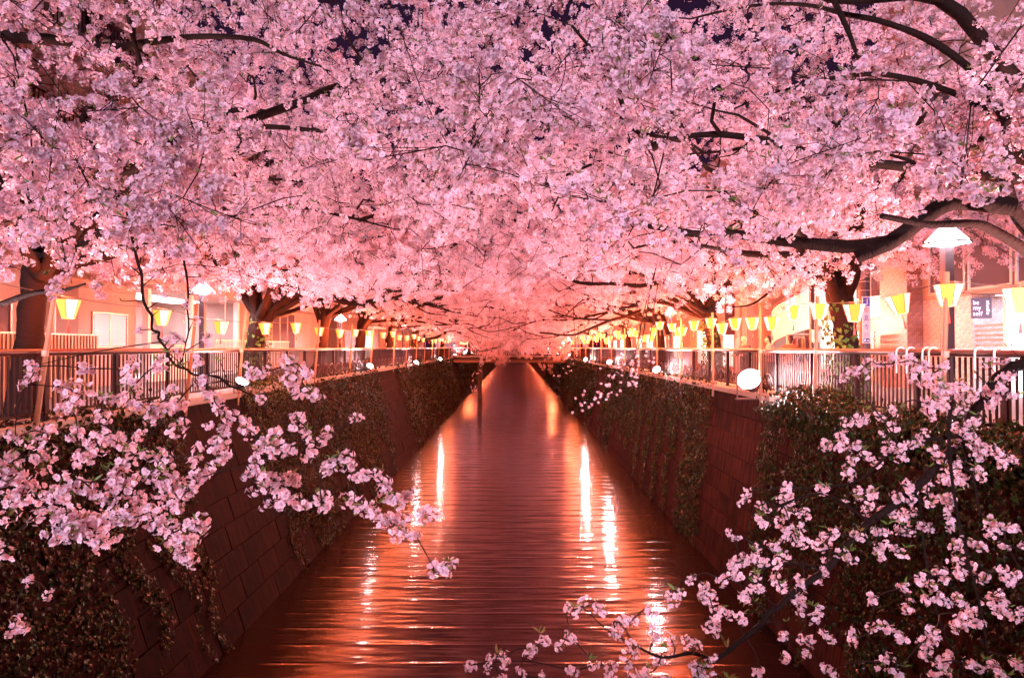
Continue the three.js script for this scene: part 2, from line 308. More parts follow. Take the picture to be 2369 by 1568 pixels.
// ---------------------------------------------------------------- lanterns on strings
M.paperWhite = glow([1.0, 0.60, 0.36], 1.15, [0.32, 0.26, 0.24]);
M.paperYellow = glow([1.0, 0.37, 0.03], 1.0, [0.25, 0.17, 0.03]);
function lanternProto() {
  const o = new THREE.Group(); const top = 0.185, bot = 0.095, h = 0.31, pos = [], groups = [];
  for (const pass of [0, 1]) { const s = pos.length / 3; for (let k = 0; k < 6; k++) if (k % 2 === pass) { const a = k / 6 * Math.PI * 2 - Math.PI / 6, b = a + Math.PI / 3, p = (r, q, y) => [Math.sin(q) * r, y, Math.cos(q) * r]; pos.push(...p(bot, a, -h), ...p(bot, b, -h), ...p(top, b, 0), ...p(bot, a, -h), ...p(top, b, 0), ...p(top, a, 0)); } groups.push([s, pos.length / 3 - s, pass]); }
  const g = new THREE.BufferGeometry(); g.setAttribute('position', new THREE.Float32BufferAttribute(pos, 3)); g.computeVertexNormals(); groups.forEach((q) => g.addGroup(...q));
  part(o, 'lamp_shade', g, [M.paperYellow, M.paperWhite]);
  const ribs = []; for (let k = 0; k < 6; k++) { const a = k / 6 * Math.PI * 2 - Math.PI / 6; ribs.push(rod(V(Math.sin(a) * (bot + 0.003), -h, Math.cos(a) * (bot + 0.003)), V(Math.sin(a) * (top + 0.003), 0, Math.cos(a) * (top + 0.003)), 0.004, 4)); }
  part(o, 'frame', merge(ribs), M.red);
  part(o, 'top_ring', merge([new THREE.TorusGeometry(0.17, 0.006, 5, 6).rotateX(Math.PI / 2).rotateY(0), rod(V(0, 0, 0), V(0, 0.05, 0), 0.006, 5), rod(V(-0.17, 0.004, 0), V(0.17, 0.004, 0), 0.005, 5)]), M.wood);
  part(o, 'tassel', merge([rod(V(0, -h, 0), V(0.004, -h - 0.14, 0), 0.006, 5), new THREE.CylinderGeometry(0.012, 0.02, 0.12, 7).translate(0.006, -h - 0.19, 0)]), M.rope);
  return o;
}
const lantern0 = lanternProto();
const LANTERN = new THREE.Color().setRGB(1.0, 0.17, 0.06);
let lanternCount = { L: 0, R: 0, B: 0 };
function lantern(p, turn, label, group, power, tilt = 0) {
  const o = lantern0.clone(); o.name = numbered('paper_lantern'); o.position.copy(p); o.rotation.set(0, turn, tilt, 'XYZ'); o.userData = { label, category: 'lantern', group };
  const l = new THREE.PointLight(LANTERN, power); l.name = 'lamp_light'; l.position.set(0, -0.15, 0); l.shadow.radius = 4; o.add(l);
  scene.add(o); return o;
}
const LP = 17;
const leftX = [155, 373, 511, 612, 684, 738, 786, 821, 853], leftY = [693, 718, 744, 748, 748, 758, 763, 763, 765], wireL = [], wireR = [];
{
  const pts = leftX.map((X, i) => { const D = 7.4 * 1500 / (1190 - X); return at(X, leftY[i], D).setX(-7.4); });
  for (let k = 0, D = 36.3; D < 76; k++, D += 2.7) pts.push(V(-7.35 + 0.05 * Math.sin(k * 2), 2.02 + 0.1 * Math.sin(k * 1.9), -D));
  for (let D = 87; D < 290; D += 10) pts.push(V(-7.3, 2.0, -D));
  pts.unshift(V(-7.4, 2.2, -8.2));
  pts.forEach((p, i) => { lantern(p, Math.atan2(7.4, -p.z) + 0.26 - 1.047 + rr(-0.08, 0.08), `lit paper lantern with red tassel, ${ord(i)} from the near end on the left string`, 'lanterns strung along the left bank', LP * (p.z < -86 ? 12 : i < 3 ? 0.8 : i < 5 ? 1.6 : 3.0), rr(-0.06, 0.06)); wireL.push(p.clone().add(V(0, 0.05, 0))); });
  lanternCount.L = pts.length;
  const rx = [2358, 2193, 2075, 1975, 1895, 1835, 1785, 1740, 1700], ry = [668, 659, 684, 705, 704, 708, 734, 735, 737];
  const q = rx.map((X, i) => { const D = 6.3 * 1500 / (X - 1190); return at(X, ry[i], D).setX(6.3); });
  for (let k = 0, D = 19.7; D < 75; k++, D += 1.1 + 0.5 * R()) q.push(V(6.3 + 0.12 * Math.sin(k * 1.7), 2.02 + 0.2 * Math.sin(k * 1.3) - 0.1 * Math.cos(k * 0.7), -D));
  for (let D = 92; D < 290; D += 10) q.push(V(6.2, 2.0, -D));
  q.unshift(V(6.3, 2.15, -6.4));
  q.forEach((p, i) => { lantern(p, -Math.atan2(6.3, -p.z) + rr(-0.15, 0.15), `lit paper lantern with red tassel, ${ord(i)} from the near end on the right string`, 'lanterns strung along the right bank', LP * (p.z < -86 ? 12 : i < 4 ? 0.45 : i < 9 ? 1.0 : 2.2), i === 3 ? 0.2 : rr(-0.06, 0.06)); wireR.push(p.clone().add(V(0, 0.05, 0))); });
  lanternCount.R = q.length;
  const wire = (pts, label) => { const all = []; pts.forEach((p, i) => { if (i) { const a = pts[i - 1], m = a.clone().lerp(p, 0.5); m.y -= 0.03 * a.distanceTo(p) * 0.5; all.push(m); } all.push(p); }); const m = new THREE.Mesh(tube(all, all.map(() => 0.007), 5, 2), M.metal); m.name = numbered('lantern_wire'); m.userData = { label, category: 'wire' }; scene.add(m); };
  wire(wireL, 'thin wire carrying the paper lanterns of the left bank');
  wire(wireR, 'thin wire carrying the paper lanterns of the right bank');
}
// slanting timber poles tied to the railings
function pole(side, D, lean, top, label) {
  const x = side < 0 ? XL + 0.10 : XR - 0.10, t = thing('lantern_pole', label, 'pole', V(x, -0.35, -D), 0, side < 0 ? 'lantern poles along the left bank' : 'lantern poles along the right bank');
  part(t, 'shaft', metric(new THREE.CylinderGeometry(0.036, 0.04, top + 0.35, 6).translate(0, (top + 0.35) / 2, 0).rotateX(lean).rotateZ(side * 0.03)), M.wood);
  part(t, 'rope_binding', new THREE.CylinderGeometry(0.05, 0.05, 0.09, 8).rotateX(lean).translate(side * -0.03, 1.45, Math.tan(lean) * 1.45), M.slat);
}
[9.95, 14.55, 17.3, 23.9, 29.0, 33.2, 39.5, 44, 48.6, 53, 58, 63, 68, 73].forEach((D, i) => pole(-1, D, -0.14 - 0.05 * Math.sin(i * 3), 2.25, `slanting pale timber lantern pole, ${ord(i)} from the near end of the left railing`));
[9.6, 13.7, 16.6, 20.6, 24.6, 28.6, 32.8, 37, 42, 47, 52, 57, 62, 68].forEach((D, i) => pole(1, D, 0.10 + 0.05 * Math.sin(i * 2), 2.3, `slanting timber lantern pole, ${ord(i)} from the near end of the right railing`));

// ---------------------------------------------------------------- floodlights on the wall tops
M.flood = glow([1.0, 0.82, 0.86], 240);
function flood(p, aim, power, label) {
  const t = thing('floodlight', label, 'floodlight', p.clone(), 0, p.x < 0 ? 'floodlights on the left wall top' : 'floodlights on the right wall top');
  const dir = aim.clone().sub(p).normalize(), q = new THREE.Quaternion().setFromUnitVectors(V(0, 0, 1), dir);
  const housing = new THREE.LatheGeometry([[0.0, -0.17], [0.09, -0.16], [0.11, -0.1], [0.17, 0.06], [0.18, 0.08], [0.165, 0.075], [0.15, 0.045]].map((a) => new THREE.Vector2(...a)), 18).rotateX(Math.PI / 2);
  const h = part(t, 'housing', housing, M.metal); h.quaternion.copy(q);
  const lens = part(t, 'lens', new THREE.SphereGeometry(0.16, 16, 6, 0, Math.PI * 2, 0, 0.75).rotateX(Math.PI / 2).scale(1.25, 1.25, 0.7).translate(0, 0, -0.035), M.flood); lens.quaternion.copy(q);
  part(t, 'bracket', merge([rod(V(0.19, -0.02, 0), V(0.19, -0.24, 0), 0.012, 6), rod(V(-0.19, -0.02, 0), V(-0.19, -0.24, 0), 0.012, 6), box(0.42, 0.02, 0.06, 0, -0.25, 0)]), M.metal);
  const s = new THREE.SpotLight(new THREE.Color().setRGB(1.0, 0.53, 0.54), power, 0, 1.15, 0.7); s.name = 'lamp_light'; s.position.copy(dir).multiplyScalar(0.16); s.target.position.copy(dir).multiplyScalar(4); s.shadow.radius = 5; t.add(s, s.target); if (label.includes('second') && p.x > 0) t.scale.setScalar(1.8);
}
[[-330, 1012], [557, 886], [855, 848], [962, 839], [1018, 831], ...[78, 92, 108, 126, 148, 175, 205, 240, 280].map((D) => [1190 - 7.2 * 1500 / D, 803 + 0.95 * 1500 / D])].forEach(([X, Y], i) => { const D = 7.2 * 1500 / (1190 - X), p = at(X, Y, D); flood(p, p.clone().add(i > 4 ? V(2.4, 4.6, 0.5) : i ? V(2.4, 3.6, i > 1 ? 3.0 : 1.5) : V(3.2, 5, -2.5)), i > 4 ? 1600 : i ? 210 : 130, `glaring floodlight at the foot of the left railing, ${ord(i)} from the front`); });
[[2610, 1010], [1735, 882], [1520, 856], [1410, 838], [1355, 832], ...[72, 90, 106, 124, 146, 173, 203, 238, 278].map((D) => [1190 + 6.1 * 1500 / D, 803 + 0.95 * 1500 / D])].forEach(([X, Y], i) => { const D = 6.1 * 1500 / (X - 1190), p = at(X, Y, D); flood(p, p.clone().add(i > 4 ? V(-2.4, 4.6, 0.5) : i ? V(-2.8, 3.0, 3.8) : V(-3.2, 5, -2.5)), i > 4 ? 1600 : i ? 260 : 130, `glaring floodlight at the foot of the right railing, ${ord(i)} from the front`); });

// ---------------------------------------------------------------- street lamps
M.shade = glow([1.0, 0.92, 1.0], 12.0, [0.9, 0.9, 0.9]);
function streetLamp(p, label, power = 40) {
  const t = thing('street_lamp', label, 'street lamp', V(p.x, 0, p.z), 0, 'street lamps'), H = p.y;
  part(t, 'post', merge([box(0.15, H - 0.05, 0.15, 0, (H - 0.05) / 2, 0), box(0.24, 0.12, 0.24, 0, 0.06, 0)]), M.metal);
  part(t, 'lamp_shade', new THREE.ConeGeometry(0.36, 0.40, 24, 1, true).translate(0, H + 0.22, 0), M.shade);
  part(t, 'rim', new THREE.TorusGeometry(0.365, 0.018, 6, 28).rotateX(Math.PI / 2).translate(0, H + 0.02, 0), M.metal);
  part(t, 'cap', new THREE.SphereGeometry(0.05, 10, 8).translate(0, H + 0.42, 0), M.metal);
  for (const s of [-1, 1]) for (const d of [0, 1]) part(t, 'arm', rod(V(0, H - 0.06, 0), d ? V(s * 0.36, H + 0.02, 0) : V(0, H + 0.02, s * 0.36), 0.012, 6), M.metal);
  const l = new THREE.PointLight(new THREE.Color().setRGB(1.0, 0.80, 0.92), power); l.name = 'lamp_light'; l.position.set(0, H + 0.14, 0); l.shadow.radius = 5; t.add(l);
}
streetLamp(at(467, 678, 19.7), 'street lamp with glowing white cone shade in front of the left balcony building');
streetLamp(at(787, 742, 38), 'street lamp with pale cone shade between the left bank trunks');
streetLamp(at(932, 756, 58), 'small glowing street lamp farthest along the left bank');
streetLamp(at(2190, 566, 11.2), 'large glowing cone street lamp beside the slanting pole at the right railing');
streetLamp(at(1550, 727, 34), 'glowing cone street lamp half hidden by blossom on the right bank');

// ---------------------------------------------------------------- buildings, left bank
M.lobby = glow([1.0, 0.90, 1.0], 2.6);
M.litWindow = glow([1.0, 0.84, 0.76], 0.9);
M.mauveWindow = glow([0.62, 0.42, 0.85], 0.22, [0.3, 0.3, 0.35]);
function windowPart(b, xf, out, d0, d1, y0, y1, pane, mullions = 1, label) {
  // a framed window in a wall facing the canal: xf the wall face, out the side the canal lies on
  const w = part(b, 'window', metric(merge([slab(xf, xf + out * 0.06, y0 - 0.06, y0, d0 - 0.06, d1 + 0.06), slab(xf, xf + out * 0.06, y1, y1 + 0.06, d0 - 0.06, d1 + 0.06), slab(xf, xf + out * 0.06, y0, y1, d0 - 0.06, d0), slab(xf, xf + out * 0.06, y0, y1, d1, d1 + 0.06)])), M.frame, label);
  for (let k = 1; k <= mullions; k++) { const d = lerp(d0, d1, k / (mullions + 1)); part(w, 'mullion', slab(xf + out * 0.004, xf + out * 0.05, y0, y1, d - 0.03, d + 0.03), M.frame); }
  part(w, 'sill', slab(xf, xf + out * 0.12, y0 - 0.12, y0 - 0.063, d0 - 0.1, d1 + 0.1), M.coping);
  for (let k = 0; k <= mullions; k++) { const a = lerp(d0, d1, k / (mullions + 1)), c = lerp(d0, d1, (k + 1) / (mullions + 1)); part(w, 'pane', slab(xf + out * 0.003, xf + out * 0.02, y0, y1, a + (k ? 0.03 : 0), c - (k < mullions ? 0.03 : 0)), pane); }
  return w;
}
function barRail(b, x, y, d0, d1, h, sp, mat, name = 'balcony_railing') {
  const r = part(b, name, merge([slab(x - 0.03, x + 0.03, y + h - 0.05, y + h, d0, d1), slab(x - 0.02, x + 0.02, y + 0.06, y + 0.1, d0, d1)]), mat), g = box(0.02, h - 0.15, 0.025, x, y + 0.1 + (h - 0.15) / 2, 0), rest = [];
  const n = Math.floor((d1 - d0) / sp); for (let k = 0; k <= n; k++) { const D = d0 + k * sp; if (k < 90) part(r, 'bar', g, mat).position.z = -D; else rest.push(g.clone().translate(0, 0, -D)); }
  for (let k = 0; k <= (d1 - d0) / 2; k++) part(r, 'post', box(0.05, h, 0.05, x, y + h / 2, 0), mat).position.z = -(d0 + k * 2);
  if (rest.length) stuffPart(r, 'far_bars', mergeGeometries(rest), mat);
  return r;
}
{
  const b = thing('apartment_building', 'long salmon-lit apartment building with barred balconies beside the left street lamp', 'building');
  part(b, 'wall', metric(merge([slab(-26, -13, -0.2, 3.25, 4, 22.2), slab(-26, -13, -0.2, 3.25, 30.6, 43), slab(-26, -13, 3.25, 14, 4, 43), slab(-26, -17, -0.2, 3.25, 22.2, 30.6)])), M.render);
  for (const y of [3.25, 6.2, 9.2]) {
    part(b, 'balcony', metric(slab(-12.997, -11.9, y + 0.003, y + 0.36, 8, 41)), M.render);
    barRail(b, -11.95, y + 0.36, 8, 41, 1.15, 0.16, M.bar);
  }
  part(b, 'lobby_floor', slab(-16.99, -13, -0.19, 0.03, 22.21, 30.59), M.tile);
  part(b, 'lobby_wall', metric(slab(-17.0, -16.9, 0.03, 3.2, 22.21, 30.59)), M.render);
  part(b, 'ceiling_lamp', slab(-15.6, -14.2, 3.18, 3.24, 23, 29.5), M.lobby);
  const rl = new THREE.RectAreaLight(new THREE.Color().setRGB(1, 0.88, 1), 9, 1.4, 6.4); rl.name = 'lobby_lamp_light'; rl.position.set(-14.9, 3.15, -26.25); rl.lookAt(-14.9, 0, -26.25); rl.rotation.set(-Math.PI / 2, 0, 0); b.add(rl);
  for (const D of [22.6, 25.6, 29.9]) part(b, 'column', slab(-12.95, -12.75, 0, 3.25, D - 0.1, D + 0.1), M.white);
  part(b, 'parapet', slab(-12.7, -12.55, 0, 1.3, 22.3, 24.9), M.white);
  windowPart(b, -13, 1, 19.9, 21.6, 1.25, 2.25, M.mauveWindow, 1, 'window with violet-lit blinds');
  const bl = []; for (let k = 0; k < 16; k++) bl.push(slab(-12.965, -12.955, 1.28 + k * 0.06, 1.31 + k * 0.06, 19.95, 21.55)); stuffPart(b, 'blind_slats', merge(bl), M.white);
  part(b, 'door', metric(slab(-12.997, -12.95, 0, 3.0, 17.3, 19.2)), M.greyWall);
  part(b, 'drain_pipe', rod(V(-12.9, 0, -18.1), V(-12.9, 12, -18.1), 0.05, 8), M.white);
  part(b, 'drain_pipe', rod(V(-12.9, 0, -32), V(-12.9, 12, -32), 0.05, 8), M.white);
  windowPart(b, -13, 1, 34.6, 38.2, 1.0, 3.1, M.glass, 2);
  windowPart(b, -13, 1, 11, 14, 0.9, 2.6, M.glass, 1);
  for (const y of [4.0, 6.95, 9.95]) for (let D = 10; D < 40; D += 4.6) windowPart(b, -13, 1, D, D + 2.2, y - 0.2, y + 1.75, Math.abs(D - 23.8) < 0.5 && y < 5 ? M.mauveWindow : M.glass, 1);
  for (const [D, y] of [[16.4, 0.4], [20.9, 3.65], [26.5, 3.65], [31.8, 0.3], [33, 3.65], [15, 3.65]]) { const a = part(b, 'air_conditioner', box(0.32, 0.6, 0.85, -12.78, y + 0.32, -D), M.white); part(a, 'fan_grille', new THREE.TorusGeometry(0.2, 0.02, 6, 20).rotateY(Math.PI / 2).translate(-12.61, y + 0.32, -D + 0.1), M.frame); part(a, 'fan_hub', new THREE.CylinderGeometry(0.17, 0.17, 0.02, 16).rotateZ(Math.PI / 2).translate(-12.615, y + 0.32, -D + 0.1), M.dark); }
  for (const y of [3.0, 5.9]) part(b, 'string_course', slab(-12.997, -12.93, y, y + 0.08, 4, 22.1), M.coping);
  windowPart(b, -13, 1, 14.9, 16.6, 1.15, 2.35, M.glass, 1); windowPart(b, -13, 1, 7.2, 9.6, 0.9, 2.5, M.glass, 1);
  for (let k = 0; k < 9; k++) part(b, 'balcony_plant_pot', new THREE.CylinderGeometry(0.14, 0.1, 0.24, 10).translate(-12.3, 3.74, -(14 + k * 2.3)), M.brick);
  for (const D of [24.2, 27.5]) part(b, 'laundry_hook', tube([V(-12.3, 3.24, -D), V(-12.3, 2.2, -D), V(-12.3, 2.1, -D + 0.1), V(-12.3, 2.2, -D + 0.2)], [0.02, 0.02, 0.02, 0.02], 6), M.white);
}
{
  const f = thing('garden_fence', 'low corrugated yellowish metal fence between the near left trunk and the building', 'fence', V(-11.2, 0, 0));
  const ribs = []; part(f, 'sheet', slab(-0.02, 0, 0, 1.5, 12, 17.4), M.slat); for (let k = 0; k < 44; k++) part(f, 'rib', box(0.045, 1.5, 0.05, 0.02, 0.75, -(12.05 + k * 0.122)), M.slat); part(f, 'top_rail', slab(-0.04, 0.06, 1.5, 1.54, 12, 17.4), M.frame);
  const g = thing('garden_fence', 'low whitish barred fence in front of the lit lobby', 'fence', V(0, 0, 0));
  barRail(g, -11.5, 0.2, 24.9, 33, 1.3, 0.12, M.white, 'barred_panel');
}
{
  const b = thing('flat_building', 'low grey flat-roofed building behind the farther left bank trunks', 'building');
  part(b, 'wall', metric(slab(-26, -12.6, -0.2, 4.2, 46, 60)), M.greyWall); part(b, 'roof', metric(slab(-26.2, -12.3, 4.203, 4.6, 45.8, 60.2)), M.greyWall);
  windowPart(b, -12.6, 1, 48, 51, 0.4, 2.4, M.mauveWindow, 2); windowPart(b, -12.6, 1, 53, 57, 0.3, 2.5, M.litWindow, 2);
  part(b, 'awning', metric(slab(-12.597, -11.4, 2.8, 2.92, 52.5, 57.5).applyMatrix4(new THREE.Matrix4().makeTranslation(0, 0, 0))), M.white);
  const c = thing('apartment_building', 'tall dim apartment block farthest along the left bank', 'building');
  part(c, 'wall', metric(slab(-30, -12.9, -0.2, 13, 62, 92)), M.greyWall);
  for (const y of [0.5, 3.6, 6.6, 9.6]) for (let D = 64; D < 90; D += 5) windowPart(c, -12.9, 1, D, D + 2.4, y, y + 1.6, (D * 7 + y * 3) % 5 < 1.2 ? M.litWindow : M.glass, 1);
}
// ---------------------------------------------------------------- buildings, right bank
M.sign = std([0.17, 0.15, 0.2], { roughness: 0.6 });
function canvasTex(w, h, draw) { const c = document.createElement('canvas'); c.width = w; c.height = h; const x = c.getContext('2d'); draw(x, w, h); const t = new THREE.CanvasTexture(c); t.colorSpace = THREE.SRGBColorSpace; return t; }
{
  const b = thing('studio_building', 'studio building with wide upper windows and white glowing doorway at the right edge', 'building');
  const x = 12;
  part(b, 'wall', metric(merge([slab(x, 26, 2.55, 12, 3, 19.1), slab(15, 26, -0.2, 2.55, 3, 19.1)])), M.render);
  part(b, 'tile_wall', metric(slab(x + 0.02, 15, 0, 2.55, 17.0, 19.1)), M.brickPale);
  part(b, 'ceiling_lamp', slab(12.3, 14.6, 2.51, 2.549, 13.2, 16.6), glow([0.95, 0.82, 1.0], 1.1));
  const rl = new THREE.RectAreaLight(new THREE.Color().setRGB(0.95, 0.82, 1), 5, 2.2, 3.2); rl.name = 'doorway_lamp_light'; rl.position.set(13.4, 2.48, -14.9); rl.rotation.set(-Math.PI / 2, 0, 0); b.add(rl);
  part(b, 'doorway', slab(12.2, 12.26, 0, 2.5, 13.5, 15.85), glow([0.95, 0.88, 1.0], 1.7), 'white glowing doorway panel');
  for (const D of [13.45, 15.9]) part(b, 'column', slab(12.0, 12.3, 0, 2.55, D - 0.06, D + 0.06), M.white);
  part(b, 'inner_wall', metric(slab(14.5, 14.6, 0, 2.5, 15.9, 17.0)), M.greyWall);
  part(b, 'stair_rail', rod(V(13.6, 0.6, -16.1), V(13.6, 2.4, -16.95), 0.03, 6), M.slat);
  for (let k = 0; k < 12; k++) part(b, 'slat', slab(12.06, 12.1, 0.35 + k * 0.125, 0.41 + k * 0.125, 15.97, 17.0), M.slat);
  for (let k = 0; k < 9; k++) { const d0 = 4.2 + k * 1.62; windowPart(b, x, -1, d0 + 0.12, d0 + 1.5, 2.75, 4.3, M.glass, 0); windowPart(b, x, -1, d0 + 0.12, d0 + 1.5, 4.5, 5.6, M.glass, 0); windowPart(b, x, -1, d0 + 0.12, d0 + 1.5, 6.4, 8.6, M.glass, 0); }
  part(b, 'brick_pillar', metric(slab(11.55, 12.9, -0.1, 12.2, 19.103, 20.5)), M.brick, 'red-brown brick tile pillar');
  for (let k = 0; k < 60; k++) void 0;
  const t = canvasTex(256, 256, (c) => {
    c.fillStyle = '#4d4656'; c.fillRect(0, 0, 256, 256); c.fillStyle = '#fbf4ff'; c.font = 'bold 70px sans-serif'; c.textBaseline = 'alphabetic';
    c.fillText('be', 18, 84); c.fillText('my', 18, 150); c.fillText('self', 18, 222);
    c.save(); c.translate(188, 30); c.rotate(Math.PI / 2); c.font = 'bold 60px sans-serif'; c.fillText('studio', 0, 0); c.restore();
  });
  const s = thing('hanging_sign', 'grey square studio sign with white lettering hung under the upper windows', 'sign', at(2268, 713, 15.6));
  const face = part(s, 'sign_board', box(0.49, 0.49, 0.025), [M.sign, M.sign, M.sign, M.sign, new THREE.MeshStandardMaterial({ map: t, roughness: 0.6 }), M.sign]);
  part(s, 'bracket', merge([rod(V(-0.2, 0.25, 0), V(-0.2, 0.34, 0), 0.008, 5), rod(V(0.2, 0.25, 0), V(0.2, 0.34, 0), 0.008, 5), rod(V(-0.25, 0.34, 0), V(0.72, 0.34, 0), 0.012, 6)]), M.metal);
}
{
  const b = thing('balcony_house', 'pale house with white balcony rail between brick pillar and utility pole', 'building');
  part(b, 'wall', metric(merge([slab(12.6, 24, -0.2, 11, 20.6, 24.4)])), M.render);
  part(b, 'balcony', metric(slab(11.8, 12.597, 2.2, 2.75, 20.6, 24.4)), M.render);
  part(b, 'balcony_railing', merge([slab(11.8, 11.85, 3.6, 3.68, 20.6, 24.4), slab(11.8, 11.85, 2.8, 2.86, 20.6, 24.4), ...[20.65, 21.6, 22.55, 23.5, 24.35].map((D) => slab(11.79, 11.86, 2.753, 3.6, D - 0.04, D + 0.04))]), M.white);
  for (const D of [20.7, 21.65, 22.6, 23.55]) part(b, 'balcony_pane', slab(11.82, 11.83, 2.88, 3.58, D, D + 0.8), new THREE.MeshPhysicalMaterial({ color: 0xffffff, transmission: 1, thickness: 0, roughness: 0.05 }));
  windowPart(b, 12.6, -1, 21, 24, 2.9, 5.0, M.glass, 2); windowPart(b, 12.6, -1, 21, 24, 6.3, 8.3, M.glass, 2);
  const f = thing('slat_fence', 'horizontal slat fence with grey post beside the brick pillar', 'fence', V(11.2, 0, 0));
  for (let k = 0; k < 12; k++) part(f, 'slat', slab(-0.02, 0.02, 0.3 + k * 0.12, 0.37 + k * 0.12, 20.2, 22.0), M.slat);
  part(f, 'post', slab(-0.1, 0.1, 0, 1.85, 22.0, 22.25), M.frame);
  const w = thing('wall_lamp', 'bright wall lamp under the pale house balcony', 'lamp', V(12.3, 2.0, -21.5));
  part(w, 'bulb', new THREE.SphereGeometry(0.09, 12, 8), glow([1, 0.85, 0.7], 8)); part(w, 'bracket', rod(V(0, 0, 0), V(0.28, 0.05, 0), 0.02, 6), M.metal);
  const pl = new THREE.PointLight(new THREE.Color().setRGB(1, 0.66, 0.5), 14); pl.name = 'lamp_light'; pl.shadow.radius = 4; w.add(pl);
}
{
  const b = thing('shop_building', 'white curved shop front with red-rimmed ramp and glowing interior behind the lanterns', 'building');
  part(b, 'wall', metric(slab(13.6, 26, -0.2, 9.5, 24.5, 31)), M.render);
  // curved ramp wall with a red rim rising to the right
  const pos = [], top = [], idx = [], n = 22; for (let k = 0; k <= n; k++) { const a = k / n, th = lerp(Math.PI * 1.5, Math.PI * 0.55, a), x = 13.4 + Math.cos(th) * 2.3 * -1 * -1, z = -27.3 + Math.sin(th) * 3.0, yb = lerp(0.6, 2.4, a), yt = lerp(2.35, 4.2, a * a * 0.7 + a * 0.3); pos.push([x, yb, z], [x, yt, z]); top.push(V(x, yt + 0.03, z)); }
  const g = new THREE.BufferGeometry(), pp = [], dx = 0.12; for (const s of [0, 1]) for (const p of pos) pp.push(p[0] + s * dx, p[1], p[2]);
  for (const s of [0, 1]) for (let k = 0; k < n; k++) { const o = s * pos.length + k * 2; idx.push(o, o + 1, o + 3, o, o + 3, o + 2); }
  for (let k = 0; k < n; k++) { const a = k * 2, c = pos.length + k * 2; idx.push(a + 1, c + 1, c + 3, a + 1, c + 3, a + 3, a, c, c + 2, a, c + 2, a + 2); }
  g.setAttribute('position', new THREE.Float32BufferAttribute(pp, 3)); g.setIndex(idx); const gg = g.toNonIndexed(); gg.computeVertexNormals();
  part(b, 'ramp_wall', gg, M.white); part(b, 'red_rim', tube(top, top.map(() => 0.05), 8), M.red);
  part(b, 'shop_window', slab(12.4, 12.45, 0.5, 2.3, 24.3, 26.2), M.litWindow); part(b, 'shop_frame', merge([slab(12.38, 12.5, 2.3, 2.45, 24.2, 26.3), slab(12.38, 12.5, 0.3, 0.5, 24.2, 26.3), slab(12.38, 12.5, 0.3, 2.3, 24.2, 24.3), slab(12.38, 12.5, 0.3, 2.3, 26.2, 26.3)]), M.white);
  const w = thing('shop_lamp', 'dazzling bare shop lamp beside the ivy-wrapped tree', 'lamp', at(1921, 752, 21.5));
  part(w, 'bulb', new THREE.SphereGeometry(0.13, 14, 10), glow([1, 0.92, 0.85], 16)); part(w, 'stand', rod(V(0, -0.12, 0), V(0, -w.position.y, 0), 0.02, 6), M.metal);
  const pl = new THREE.PointLight(new THREE.Color().setRGB(1, 0.72, 0.62), 45); pl.name = 'lamp_light'; pl.shadow.radius = 6; w.add(pl);
}
{
  const b = thing('banner_building', 'brick-faced building with bright windows, pale pilasters and a dark vertical banner', 'building');
  part(b, 'wall', metric(slab(11.6, 26, -0.2, 12, 33.5, 43)), M.brick);
  for (const D of [31.6, 32.6]) part(b, 'pilaster', metric(slab(11.2, 13, -0.1, 12, D - 0.35, D + 0.35)), M.render);
  part(b, 'side_wall', metric(slab(11.9, 26, -0.2, 12, 31.0, 33.497)), M.render);
  windowPart(b, 11.6, -1, 35.2, 37.0, 3.6, 5.0, M.litWindow, 1); windowPart(b, 11.6, -1, 38, 41.5, 3.6, 5.0, M.litWindow, 2);
  windowPart(b, 11.6, -1, 34.2, 36.0, 0.2, 2.2, M.litWindow, 1); windowPart(b, 11.6, -1, 37.5, 41, 0.2, 2.2, M.litWindow, 2);
  for (const D of [34.6, 38.8]) windowPart(b, 11.6, -1, D, D + 2.6, 7.2, 9, M.glass, 1);
  const t = canvasTex(128, 512, (c) => { c.fillStyle = '#4a3b42'; c.fillRect(0, 0, 128, 512); c.fillStyle = '#d8c6cc'; c.save(); c.translate(46, 40); c.rotate(Math.PI / 2); c.font = '56px serif'; c.fillText('& STRIPE  GEN', 0, 0); c.restore(); });
  const s = thing('banner', 'dark grey vertical banner with white lettering on the brick-faced building', 'banner', at(1689, 722, 33.6));
  part(s, 'cloth', box(0.55, 2.3, 0.03), [M.sign, M.sign, M.sign, M.sign, new THREE.MeshStandardMaterial({ map: t, roughness: 0.8 }), M.sign]);
  part(s, 'rod', merge([rod(V(-0.3, 1.16, 0), V(0.7, 1.16, 0), 0.02, 6), rod(V(-0.3, -1.16, 0), V(0.7, -1.16, 0), 0.02, 6)]), M.metal);
  const c = thing('apartment_building', 'dim apartment block farthest along the right bank', 'building');
  part(c, 'wall', metric(slab(12.2, 30, -0.2, 13, 45, 92)), M.greyWall);
  for (const y of [0.4, 3.6, 6.6, 9.6]) for (let D = 47; D < 90; D += 5) windowPart(c, 12.2, -1, D, D + 2.6, y, y + 1.6, y < 1 || (D * 3 + y) % 7 < 1.5 ? M.litWindow : M.glass, 1);
}
